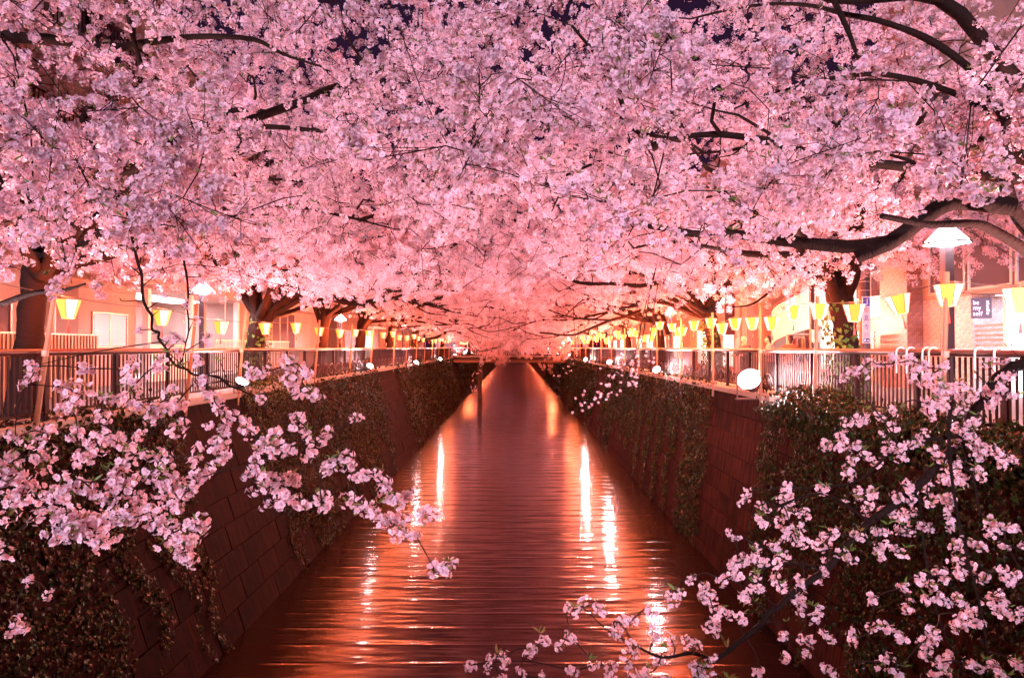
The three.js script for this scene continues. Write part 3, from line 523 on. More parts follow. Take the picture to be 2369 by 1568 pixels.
// utility pole with its enamel place sign
{
  const p = at(1999, 803, 17.8), t = thing('utility_pole', 'dark banded utility pole beside the ivy-wrapped right tree', 'pole', V(p.x, 0, p.z));
  part(t, 'shaft', new THREE.CylinderGeometry(0.12, 0.15, 9, 16).translate(0, 4.5, 0), M.metal);
  for (let k = 0; k < 6; k++) part(t, 'band', new THREE.TorusGeometry(0.145, 0.012, 6, 20).rotateX(Math.PI / 2).translate(0, 2.75 + k * 0.24, 0), M.frame);
  const tx = canvasTex(128, 640, (c) => {
    c.fillStyle = '#c9bcc0'; c.fillRect(0, 0, 128, 640); c.fillStyle = '#2b3a9a'; c.fillRect(10, 14, 108, 116); c.fillStyle = '#cfd3ee'; c.fillRect(70, 30, 14, 60); c.fillRect(28, 96, 66, 8); c.fillRect(28, 112, 50, 6);
    c.strokeStyle = '#8c2a3c'; c.lineWidth = 5; c.beginPath(); c.arc(64, 184, 34, 0, 7); c.stroke();
    c.lineWidth = 4; for (const [a, d, e, f] of [[46, 170, 82, 170], [64, 160, 64, 206], [50, 186, 78, 186], [48, 204, 80, 204], [50, 160, 50, 204]]) { c.beginPath(); c.moveTo(a, d); c.lineTo(e, f); c.stroke(); }
    c.strokeStyle = '#27328c'; c.lineWidth = 7; const S = (l) => l.forEach(([a, d, e, f]) => { c.beginPath(); c.moveTo(a, d); c.lineTo(e, f); c.stroke(); });
    // the two large characters
    S([[64, 246, 64, 258], [30, 262, 98, 262], [46, 274, 82, 274], [46, 274, 46, 288], [82, 274, 82, 288], [46, 288, 82, 288], [34, 300, 94, 300], [34, 300, 34, 336], [94, 300, 94, 336], [50, 312, 78, 312], [50, 312, 50, 326], [78, 312, 78, 326], [50, 326, 78, 326]]);
    S([[64, 376, 64, 402], [44, 388, 84, 388], [32, 404, 96, 404], [36, 424, 92, 424], [78, 412, 78, 452], [78, 452, 66, 448], [48, 434, 56, 444]]);
    c.fillStyle = '#555a80'; for (let k = 0; k < 4; k++) for (let q = 0; q < 6; q++) c.fillRect(20 + q * 15, 490 + k * 18, 10, 9);
    c.fillStyle = '#23285c'; c.fillRect(16, 572, 96, 54); c.fillStyle = '#d7d9f0'; c.fillRect(26, 584, 30, 30); c.fillRect(70, 590, 34, 8); c.fillRect(70, 606, 34, 8);
  });
  const s = thing('place_sign', 'narrow white enamel sign with blue characters on the banded utility pole', 'sign', at(2003, 740, 17.55));
  part(s, 'sign_plate', box(0.22, 1.26, 0.02), [M.white, M.white, M.white, M.white, new THREE.MeshStandardMaterial({ map: tx, roughness: 0.35 }), M.white]);
  part(s, 'strap', merge([box(0.24, 0.03, 0.03, 0, 0.5, -0.02), box(0.24, 0.03, 0.03, 0, -0.5, -0.02)]), M.metal);
  const q = at(1878, 803, 20.2), d = thing('iron_post', 'thin dark iron post with a pale box sign at its foot', 'post', V(q.x, 0, q.z));
  part(d, 'shaft', box(0.12, 3.4, 0.12, 0, 1.7, 0), M.metal); part(d, 'box_sign', box(0.26, 0.38, 0.12, 0.08, 1.55, 0.13), M.white);
  // rack of clothes outside the shop
  const r = thing('clothes_rack', 'rail of hanging clothes outside the glowing shop', 'clothes rack', V(at(1858, 803, 21.5).x, 0, -21.5));
  part(r, 'rack_frame', merge([rod(V(-0.55, 0, 0), V(-0.55, 1.62, 0), 0.02, 6), rod(V(0.55, 0, 0), V(0.55, 1.62, 0), 0.02, 6), rod(V(-0.55, 1.62, 0), V(0.55, 1.62, 0), 0.02, 6)]), M.frame);
  const cols = [[0.5, 0.45, 0.42], [0.12, 0.1, 0.14], [0.35, 0.1, 0.1], [0.55, 0.5, 0.48], [0.2, 0.18, 0.24], [0.4, 0.33, 0.25]].map((c) => std(c, { roughness: 0.9 }));
  for (let k = 0; k < 13; k++) { const g = new THREE.CylinderGeometry(0.1, 0.2, 0.8, 8, 3).scale(0.16, 1, 1); part(r, 'garment', g, cols[k % 6]).position.set(-0.48 + k * 0.08, 1.14, rr(-0.03, 0.03)); }
}
// ---------------------------------------------------------------- bridges
{
  const b = thing('bridge', 'dark girder bridge crossing the canal at its far end', 'bridge');
  part(b, 'girder', metric(slab(-8.4, 7.6, -0.36, -0.02, 78.4, 82)), std([0.03, 0.01, 0.009], { roughness: 0.7 }));
  part(b, 'lower_beam', metric(slab(-8.2, 7.4, -0.64, -0.363, 78.2, 81.8)), std([0.12, 0.06, 0.04], { roughness: 0.8 }));
  part(b, 'deck', metric(slab(-8.4, 7.6, -0.017, 0.1, 78.1, 82.2)), M.paving);
  for (const D of [78.3, 82]) { const r = part(b, 'bridge_railing', merge([slab(-8.4, 7.6, 1.08, 1.16, D - 0.04, D + 0.04), slab(-8.4, 7.6, 0.2, 0.24, D - 0.03, D + 0.03)]), M.rail); for (let k = 0; k < 60; k++) part(r, 'bar', slab(-8.3 + k * 0.266, -8.26 + k * 0.266, 0.24, 1.08, D - 0.02, D + 0.02), M.bar); }
  part(b, 'pier', metric(slab(-4.5, -4.0, -5.6, -0.643, 79, 81)), M.joint);
  [[1153, 782], [1183, 783], [1276, 783], [1225, 782]].forEach(([X, Y], i) => lantern(at(X, Y - 6, 78), 0.4, `small lit paper lantern over the far bridge, ${ord(i)} from its left end`, 'lanterns on the far bridge', 6));
  const e = thing('apartment_building', 'dim building closing the view at the far bend of the canal', 'building');
  part(e, 'wall', metric(slab(-40, 40, -5.6, 16, 330, 336)), M.greyWall); for (const y of [1, 4, 7, 10]) for (let k = -5; k < 6; k++) { const w = part(e, 'window', slab(k * 6 - 1.1, k * 6 + 1.1, y, y + 1.6, 329.95, 329.996), (k * 5 + y) % 3 === 0 ? M.litWindow : M.glass); }
  const n = struct('bridge_deck', metric(slab(-14, 14, -0.6, -0.03, -9, -1.6)), M.paving, 'deck of the bridge on which the viewer stands');
}

// ---------------------------------------------------------------- people on the right bank
const { MarchingCubes } = await import('three/addons/objects/MarchingCubes.js');
const smin = (a, b, k) => { const h = clamp(0.5 + 0.5 * (b - a) / k, 0, 1); return lerp(b, a, h) - k * h * (1 - h); };
function capsule(p, a, b, ra, rb) { const ab = b.clone().sub(a), ap = p.clone().sub(a), h = clamp(ap.dot(ab) / ab.lengthSq(), 0, 1); return ap.addScaledVector(ab, -h).length() - lerp(ra, rb, h); }
function meshField(res, centre, half, field, colour) {
  const mc = new MarchingCubes(res, M.white, false, false, 400000); mc.isolation = 0; const p = V(0, 0, 0);
  for (let z = 0; z < res; z++) for (let y = 0; y < res; y++) for (let x = 0; x < res; x++) { p.set((x - res / 2) / (res / 2) * half + centre.x, (y - res / 2) / (res / 2) * half + centre.y, (z - res / 2) / (res / 2) * half + centre.z); mc.field[x + y * res + z * res * res] = -field(p); }
  mc.update(); const n = mc.count, pos = new Float32Array(n * 3), nor = new Float32Array(n * 3), col = new Float32Array(n * 3);
  for (let i = 0; i < n; i++) { for (let k = 0; k < 3; k++) { pos[i * 3 + k] = mc.positionArray[i * 3 + k] * half + centre.getComponent(k); nor[i * 3 + k] = mc.normalArray[i * 3 + k]; } const c = colour(p.fromArray(pos, i * 3)); col.set(c, i * 3); }
  const g = new THREE.BufferGeometry(); g.setAttribute('position', new THREE.BufferAttribute(pos, 3)); g.setAttribute('normal', new THREE.BufferAttribute(nor, 3)); g.setAttribute('color', new THREE.BufferAttribute(col, 3)); return g;
}
function person(pos, turn, label, coat, trousers, hairCol, lean) {
  const skin = [0.5, 0.3, 0.22], H = 1.58, t = thing('person', label, 'person', pos, turn);
  const hip = V(0, 0.84, 0), chest = V(0, 1.14, 0.03 + lean * 0.5), neck = V(0, 1.30, 0.03 + lean), head = V(0, 1.46, 0.06 + lean * 1.2), bones = [];
  const add = (a, b, ra, rb, k = 0.05) => bones.push([a, b, ra, rb, k]);
  add(hip, chest, 0.145, 0.15, 0.08); add(V(-0.15, 1.24, 0.02 + lean * 0.8), V(0.15, 1.24, 0.02 + lean * 0.8), 0.075, 0.075, 0.07); add(neck, head, 0.055, 0.055, 0.03);
  const hands = [];
  for (const q of [-1, 1]) {
    add(V(q * 0.09, 0.82, 0), V(q * 0.10, 0.45, 0.02), 0.095, 0.065); add(V(q * 0.10, 0.45, 0.02), V(q * 0.10, 0.08, -0.02), 0.062, 0.042); add(V(q * 0.10, 0.05, -0.03), V(q * 0.11, 0.035, 0.14), 0.042, 0.032, 0.03);
    const sh = V(q * 0.19, 1.23, 0.02 + lean * 0.8), el = V(q * 0.25, 1.0, 0.05 + lean * 0.5), wr = V(q * 0.19, 0.98, 0.28 + lean * 0.4); add(sh, el, 0.056, 0.046); add(el, wr, 0.045, 0.032); hands.push([wr, q]);
  }
  const body = meshField(84, V(0, 0.8, 0.05), 0.86, (p) => { let d = 9; for (const [a, b, ra, rb, k] of bones) d = smin(d, capsule(p, a, b, ra, rb), k); return d; }, (p) => p.y > 1.31 ? skin : p.y > 0.80 ? coat : p.y > 0.07 ? trousers : [0.03, 0.03, 0.03]);
  const parts = [body];
  parts.push(meshField(44, head, 0.17, (p) => {
    let d = capsule(p, head.clone().add(V(0, 0.03, -0.012)), head.clone().add(V(0, -0.05, 0.022)), 0.083, 0.058);
    d = smin(d, capsule(p, head.clone().add(V(0, 0.005, 0.085)), head.clone().add(V(0, -0.03, 0.1)), 0.009, 0.014), 0.02);          // nose
    for (const q of [-1, 1]) { d = smin(d, capsule(p, head.clone().add(V(q * 0.082, 0.012, -0.005)), head.clone().add(V(q * 0.084, -0.022, 0.0)), 0.012, 0.009), 0.01); d = Math.max(d, -(p.distanceTo(head.clone().add(V(q * 0.03, 0.008, 0.1))) - 0.017)); }
    return smin(d, capsule(p, head.clone().add(V(-0.018, -0.058, 0.078)), head.clone().add(V(0.018, -0.058, 0.078)), 0.007, 0.007), 0.012); // mouth
  }, (p) => Math.abs(p.y - head.y + 0.058) < 0.008 && p.z > head.z + 0.06 ? [0.4, 0.14, 0.12] : skin));
  for (const [w, q] of hands) {
    const f = []; f.push([w, w.clone().add(V(-q * 0.02, 0.0, 0.075)), 0.028, 0.034]);
    for (let k = 0; k < 4; k++) { const r = w.clone().add(V((k - 1.5) * 0.02 - q * 0.02, 0, 0.085)), m = r.clone().add(V(0, -0.008, [0.04, 0.046, 0.043, 0.034][k])), e = m.clone().add(V(0, -0.03, 0.012)); f.push([r, m, 0.0095, 0.009], [m, e, 0.009, 0.0075]); }
    const b = w.clone().add(V(-q * 0.035, 0, 0.03)), m = b.clone().add(V(-q * 0.032, -0.004, 0.025)); f.push([b, m, 0.012, 0.010], [m, m.clone().add(V(-q * 0.006, -0.01, 0.028)), 0.010, 0.008]);
    parts.push(meshField(40, w.clone().add(V(-q * 0.02, -0.01, 0.07)), 0.13, (p) => { let d = 9; for (const [a, c, ra, rb] of f) d = smin(d, capsule(p, a, c, ra, rb), 0.006); return d; }, () => skin));
  }
  part(t, 'body', mergeGeometries(parts), new THREE.MeshStandardMaterial({ vertexColors: true, roughness: 0.8 }));
  const hair = meshField(44, head, 0.18, (p) => Math.max(smin(p.distanceTo(head.clone().add(V(0, 0.035, -0.018))) - 0.094, capsule(p, head.clone().add(V(0, 0.0, -0.06)), head.clone().add(V(0, -0.09, -0.06)), 0.06, 0.045), 0.04), (p.z - head.z - 0.035) + (p.y - head.y - 0.06) * -0.55), () => hairCol);
  part(t, 'hair', hair, new THREE.MeshStandardMaterial({ vertexColors: true, roughness: 0.6 }));
}
person(at(1726, 803, 21).setY(-0.03), -1.2, 'person with pale hair and dark coat standing behind the right railing', [0.04, 0.035, 0.05], [0.05, 0.05, 0.07], [0.55, 0.42, 0.3], 0.05);
person(at(1783, 803, 20).setY(-0.03), -1.7, 'person with black hair and grey coat behind the right railing, nearer the shop', [0.2, 0.17, 0.2], [0.03, 0.03, 0.05], [0.02, 0.015, 0.015], 0.03);
person(at(1827, 803, 19.6).setY(-0.03), 2.4, 'person in a brown coat facing the clothes rack by the shop', [0.16, 0.08, 0.05], [0.05, 0.04, 0.04], [0.03, 0.02, 0.02], 0.02);

// ---------------------------------------------------------------- cherry blossom
// one flower: five notched petals round a dark centre; detail 2 near, 1 middle, 0 far
function petalTris(detail, push, o, ux, uy, uz, s, tint, droop) {
  // o centre, uz facing, ux uy plane
  const p = (x, y, z) => [o.x + (ux.x * x + uy.x * y + uz.x * z) * s, o.y + (ux.y * x + uy.y * y + uz.y * z) * s, o.z + (ux.z * x + uy.z * y + uz.z * z) * s];
  const base = [0.88 * tint, 0.70 * tint, 0.77 * tint], pale = [0.92 * tint, 0.79 * tint, 0.84 * tint], eye = detail === 2 ? [0.8, 0.52, 0.6] : [0.78, 0.5, 0.58];
  for (let k = 0; k < 5; k++) {
    const a = k / 5 * Math.PI * 2 + rr(-0.08, 0.08), c = Math.cos(a), d = Math.sin(a), L = rr(0.92, 1.05), W = rr(0.40, 0.48), lift = 0.22 - droop + rr(-0.12, 0.12), rot = (x, y, z) => p(x * c - y * d, x * d + y * c, z);
    if (detail === 2) {
      const v0 = rot(0.04, 0, 0), l1 = rot(0.5 * L, W * 0.95, lift * 0.45), l2 = rot(0.92 * L, W * 0.55, lift), t = rot(0.84 * L, 0, lift * 0.75), r2 = rot(0.92 * L, -W * 0.55, lift), r1 = rot(0.5 * L, -W * 0.95, lift * 0.45);
      push(v0, r1, t, eye, base, pale); push(r1, r2, t, base, pale, pale); push(v0, t, l1, eye, pale, base); push(l1, t, l2, base, pale, pale);
    } else if (detail === 1) {
      const v0 = rot(0, 0, 0), l = rot(0.66 * L, W * 0.95, lift * 0.6), t = rot(0.96 * L, 0, lift), r = rot(0.66 * L, -W * 0.95, lift * 0.6);
      push(v0, r, t, eye, base, pale); push(v0, t, l, eye, pale, base);
    } else { const v0 = rot(0, 0, -0.05), l = rot(0.85 * L, 0.55, lift), r = rot(0.85 * L, -0.55, lift); push(v0, r, l, [0.7, 0.42, 0.5], pale, pale); }
  }
  if (detail === 2) { // stamens: a small dark red star
    for (let k = 0; k < 3; k++) { const a = k / 3 * Math.PI * 2, b = a + 2.1; push(p(Math.cos(a) * 0.2, Math.sin(a) * 0.2, 0.13), p(Math.cos(b) * 0.2, Math.sin(b) * 0.2, 0.13), p(0, 0, 0.05), [0.40, 0.10, 0.14], [0.40, 0.10, 0.14], [0.3, 0.06, 0.1]); }
  }
}
function clusterGeo(detail, count, radius, flower, squash = [1, 1, 1]) {
  const pos = [], col = [], push = (a, b, c, ca, cb, cc) => { pos.push(...a, ...b, ...c); col.push(...ca, ...cb, ...cc); };
  const o = V(0, 0, 0), uz = V(0, 0, 1), ux = V(1, 0, 0), uy = V(0, 1, 0), off = R() * 6;
  for (let i = 0; i < count; i++) {
    const y = 1 - (i + 0.5) / count * 2, r = Math.sqrt(1 - y * y), th = i * 2.39996 + off; uz.set(Math.cos(th) * r, y, Math.sin(th) * r);
    const q = radius * rr(0.68, 1.05); o.set(uz.x * q * squash[0], uz.y * q * squash[1], uz.z * q * squash[2]);
    uz.add(V(rr(-0.5, 0.5), rr(-0.5, 0.5), rr(-0.5, 0.5))).normalize(); ux.set(rr(-1, 1), rr(-1, 1), rr(-1, 1)).cross(uz).normalize(); uy.crossVectors(uz, ux);
    petalTris(detail, push, o, ux, uy, uz, flower * rr(0.85, 1.12), rr(detail === 0 ? 0.72 : 0.84, 1.06), R() < 0.2 ? 0.5 : 0);
    if (detail === 2) { const a = o, b = o.clone().multiplyScalar(0.1), w = 0.0022; push([a.x, a.y, a.z], [b.x + w, b.y, b.z], [b.x - w, b.y, b.z], [0.2, 0.16, 0.05], [0.14, 0.2, 0.05], [0.14, 0.2, 0.05]); }
  }
  const g = new THREE.BufferGeometry(); g.setAttribute('position', new THREE.Float32BufferAttribute(pos, 3)); g.setAttribute('color', new THREE.Float32BufferAttribute(col, 3)); g.computeVertexNormals(); return g;
}
// near: a few loose umbels of flowers on stalks along a spur, never quite round
function umbels(count, per, spread, flower) {
  const pos = [], col = [], push = (a, b, c, ca, cb, cc) => { pos.push(...a, ...b, ...c); col.push(...ca, ...cb, ...cc); };
  const o = V(0, 0, 0), uz = V(0, 0, 1), ux = V(1, 0, 0), uy = V(0, 1, 0), axis = V(rr(-1, 1), rr(-0.6, 0.6), rr(-1, 1)).normalize();
  for (let u = 0; u < count; u++) {
    const hub = axis.clone().multiplyScalar((count > 1 ? u / (count - 1) - 0.5 : 0) * spread).add(V(rr(-1, 1), rr(-1, 1), rr(-1, 1)).multiplyScalar(0.016)), lean = V(rr(-1, 1), rr(-1, 0.7), rr(-1, 1)).normalize(), n = Math.round(per * rr(0.7, 1.3));
    for (let i = 0; i < n; i++) {
      uz.set(rr(-1, 1), rr(-1, 1), rr(-1, 1)).normalize().addScaledVector(lean, 0.45).normalize(); const len = rr(0.026, 0.05);
      o.copy(hub).addScaledVector(uz, len); const face = uz.clone().add(V(rr(-0.7, 0.7), rr(-0.7, 0.7), rr(-0.7, 0.7))).normalize();
      ux.set(rr(-1, 1), rr(-1, 1), rr(-1, 1)).cross(face).normalize(); uy.crossVectors(face, ux);
      const bud = R() < 0.07; petalTris(bud ? 1 : 2, push, o, ux, uy, face, bud ? flower * 0.45 : flower * rr(0.85, 1.12), rr(0.86, 1.05), R() < 0.22 ? 0.45 : bud ? -0.9 : 0);
      const w = 0.0014, g = [0.16, 0.2, 0.05], e = [0.34, 0.12, 0.1]; push([o.x, o.y, o.z], [hub.x + w, hub.y, hub.z], [hub.x - w, hub.y + w, hub.z], e, g, g);
    }
    if (R() < 0.6) { const d = V(rr(-1, 1), rr(0.2, 1), rr(-1, 1)).normalize(), q = hub.clone(), s = V(rr(-1, 1), rr(-1, 1), rr(-1, 1)).cross(d).normalize().multiplyScalar(0.008), m = q.clone().addScaledVector(d, 0.025), t = q.clone().addScaledVector(d, 0.052), g = [0.16, 0.2, 0.04], f = [0.22, 0.15, 0.05]; const A = (v) => [v.x, v.y, v.z]; push(A(q), A(m.clone().add(s)), A(t), g, g, f); push(A(q), A(t), A(m.clone().sub(s)), g, f, g); }
  }
  const g = new THREE.BufferGeometry(); g.setAttribute('position', new THREE.Float32BufferAttribute(pos, 3)); g.setAttribute('color', new THREE.Float32BufferAttribute(col, 3)); g.computeVertexNormals(); return g;
}
const nearCluster = [[3, 8, 0.075], [4, 7, 0.10], [2, 10, 0.045], [4, 8, 0.085], [3, 9, 0.065], [5, 6, 0.12], [3, 7, 0.05], [2, 8, 0.06]].map((a) => umbels(...a, 0.0205));
const midCluster = [[20, 0.085], [26, 0.10], [16, 0.075]].map(([n, r]) => clusterGeo(1, n, r, 0.026, [rr(0.85, 1.25), 0.85, rr(0.85, 1.25)]));
const vastCluster = [[30, 0.34]].map(([n, r]) => clusterGeo(0, n, r, 0.11, [1.2, 0.8, 1.2]));
const farCluster = [[26, 0.17], [22, 0.15]].map(([n, r]) => clusterGeo(0, n, r, 0.045, [1.15, 0.8, 1.15]));
M.petal = new THREE.MeshPhysicalMaterial({ color: new THREE.Color().setRGB(1, 1, 1), vertexColors: true, roughness: 0.75, transmission: 0.42, thickness: 0, specularIntensity: 0.25 });

// trees: x, D of the trunk, limbs as sight points with distances (only on trees whose boughs the eye can follow)
const bough = (list, D0, D1) => list.map(([X, Y], i) => at(X, Y, lerp(D0, D1, list.length > 1 ? i / (list.length - 1) : 0)));
const T = [
  { x: -8.6, D: 11.4, r: 0.21, label: 'nearest left bank cherry tree with dark trunk and sprays hanging over the canal', limbs: [
    [bough([[90, 640], [40, 560], [0, 515], [60, 505], [160, 495]], 11.2, 6.5), 0.11, 0.03], [bough([[0, 80], [100, 85], [260, 105], [350, 90], [440, 80], [585, 87], [650, 120], [740, 150]], 8.2, 7.4), 0.075, 0.012],
    [bough([[285, -20], [300, 80], [320, 140]], 7.6, 7.9), 0.05, 0.02], [bough([[190, 300], [245, 400], [290, 500], [318, 610], [330, 690], [352, 758], [378, 797], [404, 837], [444, 866], [502, 874], [581, 914]], 6.2, 4.7), 0.016, 0.007, 1],
    [bough([[0, 702], [74, 677], [145, 670], [193, 656]], 7, 6.6), 0.035, 0.012], [bough([[420, 554], [433, 681], [436, 771], [418, 837]], 5.6, 5.2), 0.010, 0.005, 1], [bough([[300, 510], [360, 517], [430, 525], [500, 505], [545, 497]], 6.2, 6.4), 0.02, 0.008], [bough([[50, 415], [75, 510]], 6, 6.2), 0.022, 0.015],
    [bough([[90, 640], [210, 420], [425, 325], [500, 310], [575, 275], [700, 230], [810, 187], [900, 150]], 11, 9), 0.14, 0.03], [bough([[575, 300], [600, 290], [740, 300], [800, 300]], 9.4, 9), 0.05, 0.02]] },
  { x: -8.5, D: 21, r: 0.30, fork: 2.1, label: 'left bank cherry tree with a long pale bough arching low over the canal', ivy: 1, limbs: [
    [bough([[604, 760], [620, 738], [647, 703], [691, 682], [744, 680], [797, 698], [850, 700], [916, 663], [969, 632], [1008, 597], [1060, 560]], 21, 19), 0.19, 0.04], [bough([[850, 700], [905, 690], [960, 672], [1010, 662]], 19.6, 18.6), 0.06, 0.02]] },
  { x: -8.4, D: 28, r: 0.24, label: 'left bank cherry tree with a forked dark trunk', limbs: [[bough([[740, 745], [725, 700], [700, 640], [690, 560]], 28, 27), 0.13, 0.05], [bough([[740, 745], [762, 700], [790, 640], [830, 580]], 28, 27.5), 0.14, 0.05]] },
  { x: -8.3, D: 34.5, r: 0.26, label: 'left bank cherry tree with a bough rising in an arch beside the pale street lamp', limbs: [[bough([[838, 770], [850, 745], [877, 719], [916, 698], [956, 703], [1022, 687], [1049, 669], [1090, 655]], 34, 31), 0.16, 0.04]] },
  { x: -8.3, D: 43, r: 0.26, label: 'left bank cherry tree with a long level bough above the lantern string', limbs: [[bough([[895, 790], [914, 751], [940, 735], [1009, 743], [1062, 739], [1115, 719]], 43, 39), 0.17, 0.04]] },
  { x: -8.3, D: 53, r: 0.26, label: 'left bank cherry tree with ivy on its trunk beyond the small street lamp', ivy: 1, limbs: [[bough([[960, 790], [1009, 780], [1040, 765], [1070, 753]], 53, 50), 0.16, 0.05]] },
  { x: -8.3, D: 64, r: 0.26, label: 'cherry tree on the left bank, the one before the last ahead of the far bridge', limbs: [] },
  { x: -8.3, D: 74, r: 0.26, label: 'last cherry tree on the left bank ahead of the far bridge', limbs: [] },
  { x: -6.5, D: 92, r: 0.28, label: 'cherry tree on the left bank beyond the far bridge, first behind it', limbs: [] },
  { x: 8.3, D: 7.3, r: 0.24, label: 'nearest right bank cherry tree with sprays drooping across the right wall', limbs: [
    [bough([[2420, 640], [2368, 577], [2300, 535], [2258, 517], [2150, 520], [2040, 500]], 7.2, 6.6), 0.075, 0.03], [bough([[2400, 560], [2345, 480], [2320, 380], [2330, 280]], 7.2, 6.8), 0.085, 0.04],
    [bough([[1780, 552], [1760, 550], [1680, 540], [1600, 540], [1540, 528], [1480, 520]], 8.2, 8.0), 0.075, 0.03], [bough([[2060, 560], [1960, 570], [1780, 552]], 7.4, 8.2), 0.09, 0.075],
    [bough([[1515, 340], [1509, 335], [1464, 290], [1434, 220], [1399, 150], [1324, 55]], 6.6, 6.2), 0.04, 0.014], [bough([[1470, 300], [1459, 285], [1374, 235], [1254, 185]], 6.6, 6.5), 0.026, 0.010], [bough([[1434, 220], [1402, 150], [1460, 90], [1490, 60]], 6.4, 6.3), 0.012, 0.006],
    [bough([[1929, -10], [1964, 65], [1989, 135]], 6, 6.1), 0.028, 0.016], [bough([[2330, 280], [2260, 170], [2144, 85], [2034, 45], [1960, 30], [1884, 10], [1784, 5], [1684, 20], [1600, 40]], 7.0, 8.5), 0.05, 0.012], [bough([[2330, 280], [2200, 210], [2040, 170], [1924, 180], [1884, 190], [1784, 215], [1700, 250]], 7.2, 8.8), 0.042, 0.012],
    [bough([[1980, 595], [2060, 560], [2200, 470], [2345, 480]], 7.4, 6.9), 0.08, 0.10],
    [bough([[2420, 800], [2369, 838], [2329, 855], [2269, 923], [2222, 1008], [2142, 1102], [2010, 1206], [1906, 1310], [1798, 1395], [1736, 1451], [1633, 1531], [1560, 1600]], 5.6, 4.4), 0.055, 0.012, 1],
    [bough([[2200, 930], [2191, 975], [2198, 1112], [2217, 1230], [2241, 1324], [2269, 1442], [2274, 1503]], 4.9, 4.6), 0.014, 0.006], [bough([[2222, 1020], [2236, 1065], [2250, 1121], [2269, 1206], [2326, 1267], [2363, 1343]], 5, 4.7), 0.012, 0.006], [bough([[2123, 1150], [2137, 1300], [2175, 1456], [2222, 1550]], 4.9, 4.6), 0.010, 0.006],
    [bough([[1640, 1520], [1600, 1505], [1530, 1515], [1470, 1490]], 4.5, 4.5), 0.014, 0.007], [bough([[1906, 1310], [1800, 1300], [1700, 1345]], 4.7, 4.6), 0.012, 0.006], [bough([[2010, 1206], [1900, 1140], [1790, 1170]], 4.8, 4.7), 0.012, 0.006], [bough([[2222, 1008], [2080, 1030], [1980, 1110], [1850, 1130]], 4.9, 4.9), 0.014, 0.006]] },
  { x: 8.0, D: 15.6, r: 0.27, ivy: 1, label: 'right bank cherry tree with ivy-wrapped leaning trunk beside the utility pole', limbs: [
    [bough([[1945, 700], [1975, 640], [1985, 560], [2010, 480]], 15.5, 14.5), 0.18, 0.08], [bough([[1935, 690], [1900, 610], [1860, 592], [1740, 588], [1690, 580], [1640, 570], [1560, 560]], 15, 12), 0.13, 0.03], [bough([[1880, 600], [1828, 626], [1772, 682], [1733, 706], [1696, 710]], 14.5, 13.6), 0.05, 0.012]] },
  { x: 7.9, D: 25.5, r: 0.28, ivy: 1, fork: 2.3, label: 'right bank cherry tree with ivy on a trunk forking over the lantern string', limbs: [
    [bough([[1660, 760], [1635, 711], [1667, 674], [1706, 640], [1759, 611], [1800, 560]], 25.5, 23), 0.17, 0.07], [bough([[1640, 715], [1627, 719], [1587, 695], [1540, 660], [1500, 600]], 25, 23), 0.11, 0.04], [bough([[1645, 603], [1614, 621], [1561, 642], [1482, 661], [1429, 656], [1339, 654], [1280, 625]], 21, 18), 0.12, 0.03], [bough([[1667, 674], [1650, 640], [1645, 603]], 24.5, 21), 0.12, 0.12], [bough([[1560, 640], [1600, 690], [1560, 715]], 20, 20), 0.04, 0.02]] },
  { x: 7.7, D: 34, r: 0.26, label: 'right bank cherry tree sending a low black bough towards the middle of the canal', limbs: [[bough([[1545, 770], [1530, 730], [1503, 714], [1455, 730], [1415, 740], [1363, 761], [1323, 775], [1249, 769]], 33, 26), 0.14, 0.035], [bough([[1420, 740], [1336, 736], [1275, 719], [1225, 690]], 28, 27), 0.05, 0.02]] },
  { x: 7.6, D: 43, r: 0.25, label: 'right bank cherry tree behind the dense middle part of the lantern string', limbs: [] },
  { x: 7.5, D: 53, r: 0.25, label: 'right bank cherry tree two before the last ahead of the far bridge', limbs: [] },
  { x: 7.5, D: 63, r: 0.25, label: 'cherry tree on the right bank, the one before the last ahead of the far bridge', limbs: [] },
  { x: 7.5, D: 73, r: 0.25, label: 'last cherry tree on the right bank ahead of the far bridge', limbs: [] },
  ...[104, 118, 134, 152, 172, 195, 220, 250, 285].flatMap((D, i) => [-1, 1].map((s) => ({ x: s * 7.8, D, r: 0.28, label: `cherry tree on the ${s < 0 ? 'left' : 'right'} bank beyond the far bridge, ${ord(i + 1)} behind it`, limbs: [] }))),
  { x: 6.2, D: 91, r: 0.27, label: 'cherry tree on the right bank beyond the far bridge, first behind it', limbs: [] },
];
function pathPoint(P, t) { const f = clamp(t, 0, 1) * (P.length - 1), k = Math.min(P.length - 2, Math.floor(f)); return P[k].clone().lerp(P[k + 1], f - k); }
